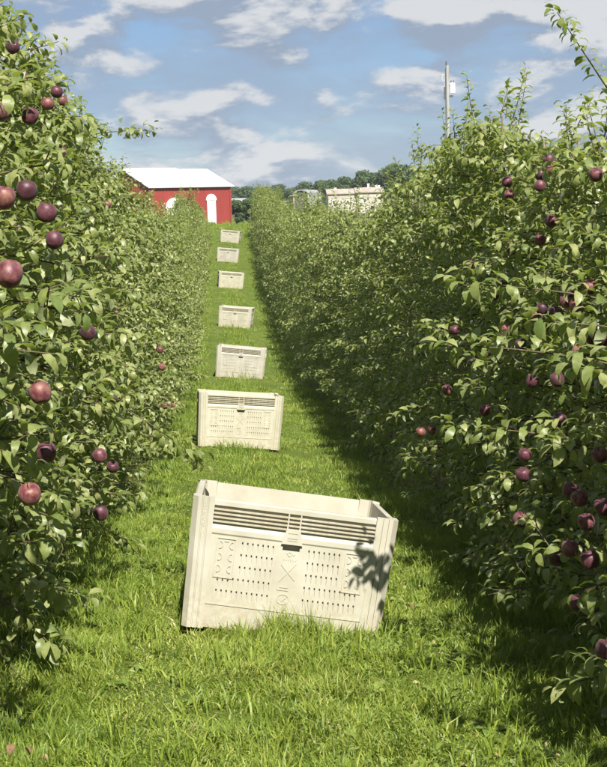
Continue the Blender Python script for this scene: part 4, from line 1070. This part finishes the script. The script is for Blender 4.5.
# ------------------------------------------------------------------ woods on the skyline
def wood_tree(seed, H=12.0, lumps=15, per=220, leaf=0.42):
    rg = np.random.default_rng(seed); P, N = [], []
    for k in range(lumps):
        z = rg.uniform(0.32, 0.92)*H; rr_ = (0.36*H)*math.sin(math.pi*min(0.97, (z/H*0.9 + 0.08)))**0.7*rg.uniform(0.2, 0.85); a = rg.uniform(0, 6.28)
        c = np.array((rr_*np.cos(a), rr_*np.sin(a), z)); R_ = H*rg.uniform(0.10, 0.17)
        d = norm(rg.normal(0, 1, (per, 3))); P.append(c + d*R_*rg.uniform(0.6, 1.08, (per, 1))*np.array([1, 1, 0.8])); N.append(d)
    P = np.concatenate(P); N = norm(np.concatenate(N) + rg.normal(0, 0.5, (len(P), 3))); n = len(P)
    a = norm(np.cross(N, rg.normal(0, 1, (n, 3)))); b = np.cross(N, a); s = leaf*rg.uniform(0.6, 1.3, (n, 1))
    V = np.stack([P + a*s, P - a*s*0.5 + b*s*0.8, P - a*s*0.5 - b*s*0.8], 1)
    fm = mesh_np('woodland_foliage', V.reshape(-1, 3), np.arange(n*3).reshape(-1, 3), M['far_leaf'], np.repeat(rg.uniform(0, 1, n), 3))
    limbs = [(np.array([(0, 0, -0.5), (0.1, 0, H*0.3), (0, 0.1, H*0.75)]), np.array([0.30, 0.22, 0.06]))]
    for k in range(6):
        a_ = rg.uniform(0, 6.28); z = H*rg.uniform(0.25, 0.5); limbs.append((np.array([(0, 0, z), (np.cos(a_)*H*0.12, np.sin(a_)*H*0.12, z + H*0.12), (np.cos(a_)*H*0.22, np.sin(a_)*H*0.22, z + H*0.28)]), np.array([0.14, 0.09, 0.03])))
    tv, tt = tube_np(limbs, 6)
    return fm, mesh_np('woodland_trunk', tv, tt, M['bark'], smooth=True), (V.reshape(-1, 3), np.repeat(rg.uniform(0, 1, n), 3))
WT = [wood_tree(40 + k) for k in range(4)]
wr = random.Random(9)
big = [(362, 170, 380), (378, 172, 390), (397, 163, 370), (411, 164, 365), (424, 170, 385), (345, 176, 410), (437, 168, 370), (386, 168, 385), (246, 186, 420), (330, 179, 430)]
WLAB = ['woodland tree left of the tallest skyline trees', 'rounded woodland tree just above the white chimney', 'tallest woodland tree on the skyline', 'broad woodland tree, right neighbour of the tallest on the skyline',
        'woodland tree on the skyline left of the utility pole', 'woodland tree above the roof of the beige farmhouse wing', 'woodland tree at the foot of the utility pole against the sky',
        'woodland tree between the chimney tree and the tallest one', 'small woodland tree beside the right edge of the barn', 'low woodland tree above the left end of the beige building']
for k, (u, v, Y) in enumerate(big):
    tp = at_y(u, v, Y); zb = float(gz(tp[0], Y)) ; hh = tp[2] - zb
    r = empty('woodland_tree', (tp[0], Y, zb), (0, 0, wr.uniform(0, 6.28))); sc = hh/12.3; r.scale = (sc*0.95, sc*0.95, sc)
    tag(r, WLAB[k], 'tree', 'single trees on the skyline')
    src = WT[k % 4]; f = link('foliage', src[0], r); f['kind'] = 'stuff'; link('trunk', src[1], r)
for k, (u, v, Y) in enumerate(((236, 206, 205), (243, 207, 212), (250, 204, 208), (285, 207, 200))):
    tp = at_y(u, v, Y); zb = float(gz(tp[0], Y)); hh = tp[2] - zb
    r = empty('field_shrub', (tp[0], Y, zb - 0.2), (0, 0, wr.uniform(0, 6.28))); sc = hh/9.0; r.scale = (sc*1.2, sc*1.2, sc)
    tag(r, ['dark shrub touching the right corner of the red barn', 'dark shrub in front of the low grey shed', 'dark shrub at the right end of the low grey shed', 'dark shrub beside the tan wooden post'][k], 'shrub', 'shrubs beyond the orchard')
    src = WT[k % 4]; f = link('foliage', src[0], r); f['kind'] = 'stuff'; link('trunk', src[1], r)
# the far wood that reads as one mass
V, A = [], []
rg = np.random.default_rng(4)
for k in range(190):
    u = rg.uniform(-40, 640); Y = rg.uniform(430, 620)
    vt = np.interp(u, [0, 150, 232, 262, 300, 345, 380, 420, 480, 607], [188, 186, 186, 187, 182, 177, 178, 176, 172, 168]) + rg.uniform(-1.5, 9)
    tp = at_y(u, vt, Y); zb = float(gz(tp[0], Y)); hh = max(tp[2] - zb, 3.0)
    v_, a_ = WT[rg.integers(4)][2]; v_ = v_.reshape(-1, 3, 3)[::2].reshape(-1, 3); a_ = a_.reshape(-1, 3)[::2].ravel()
    an = rg.uniform(0, 6.28); c, s_ = np.cos(an), np.sin(an)
    q = v_ @ np.array([[c, s_, 0], [-s_, c, 0], [0, 0, 1]]); sc = hh/12.3
    w_ = max(sc, 0.8)
    V.append(q*np.array([w_*1.15, w_*1.15, sc]) + np.array([tp[0], Y, zb])); A.append(a_)
V = np.concatenate(V); A = np.concatenate(A)
o = link('far_wood', mesh_np('far_wood', V, np.arange(len(V)).reshape(-1, 3), M['far_leaf'], A)); tag(o, 'dark green wooded ridge along the horizon', 'woods', kind='stuff')
# ------------------------------------------------------------------ air
bm = bmesh.new(); box(bm, -900, 900, -120, 1000, float(gv[:, 2].min()) - 1.0 if False else -8.0, 34.0)
hz = link('haze', bm_mesh('haze', bm)); tag(hz, 'thin blue summer haze over the far woods', 'haze', kind='stuff')
m_, n_t, out_n = new_mat('haze'); pv = n_t.nodes.new('ShaderNodeVolumePrincipled')
pv.inputs['Color'].default_value = (0.80, 0.88, 1.0, 1); pv.inputs['Density'].default_value = 0.00013; pv.inputs['Anisotropy'].default_value = 0.0
n_t.links.new(pv.outputs[0], out_n.inputs['Volume']); hz.data.materials.append(m_)
print('tris', sum(len(m.polygons) for m in bpy.data.meshes))
print('leaf objects', leaf_count, 'apples', len(apples), 'rows', len(rows))
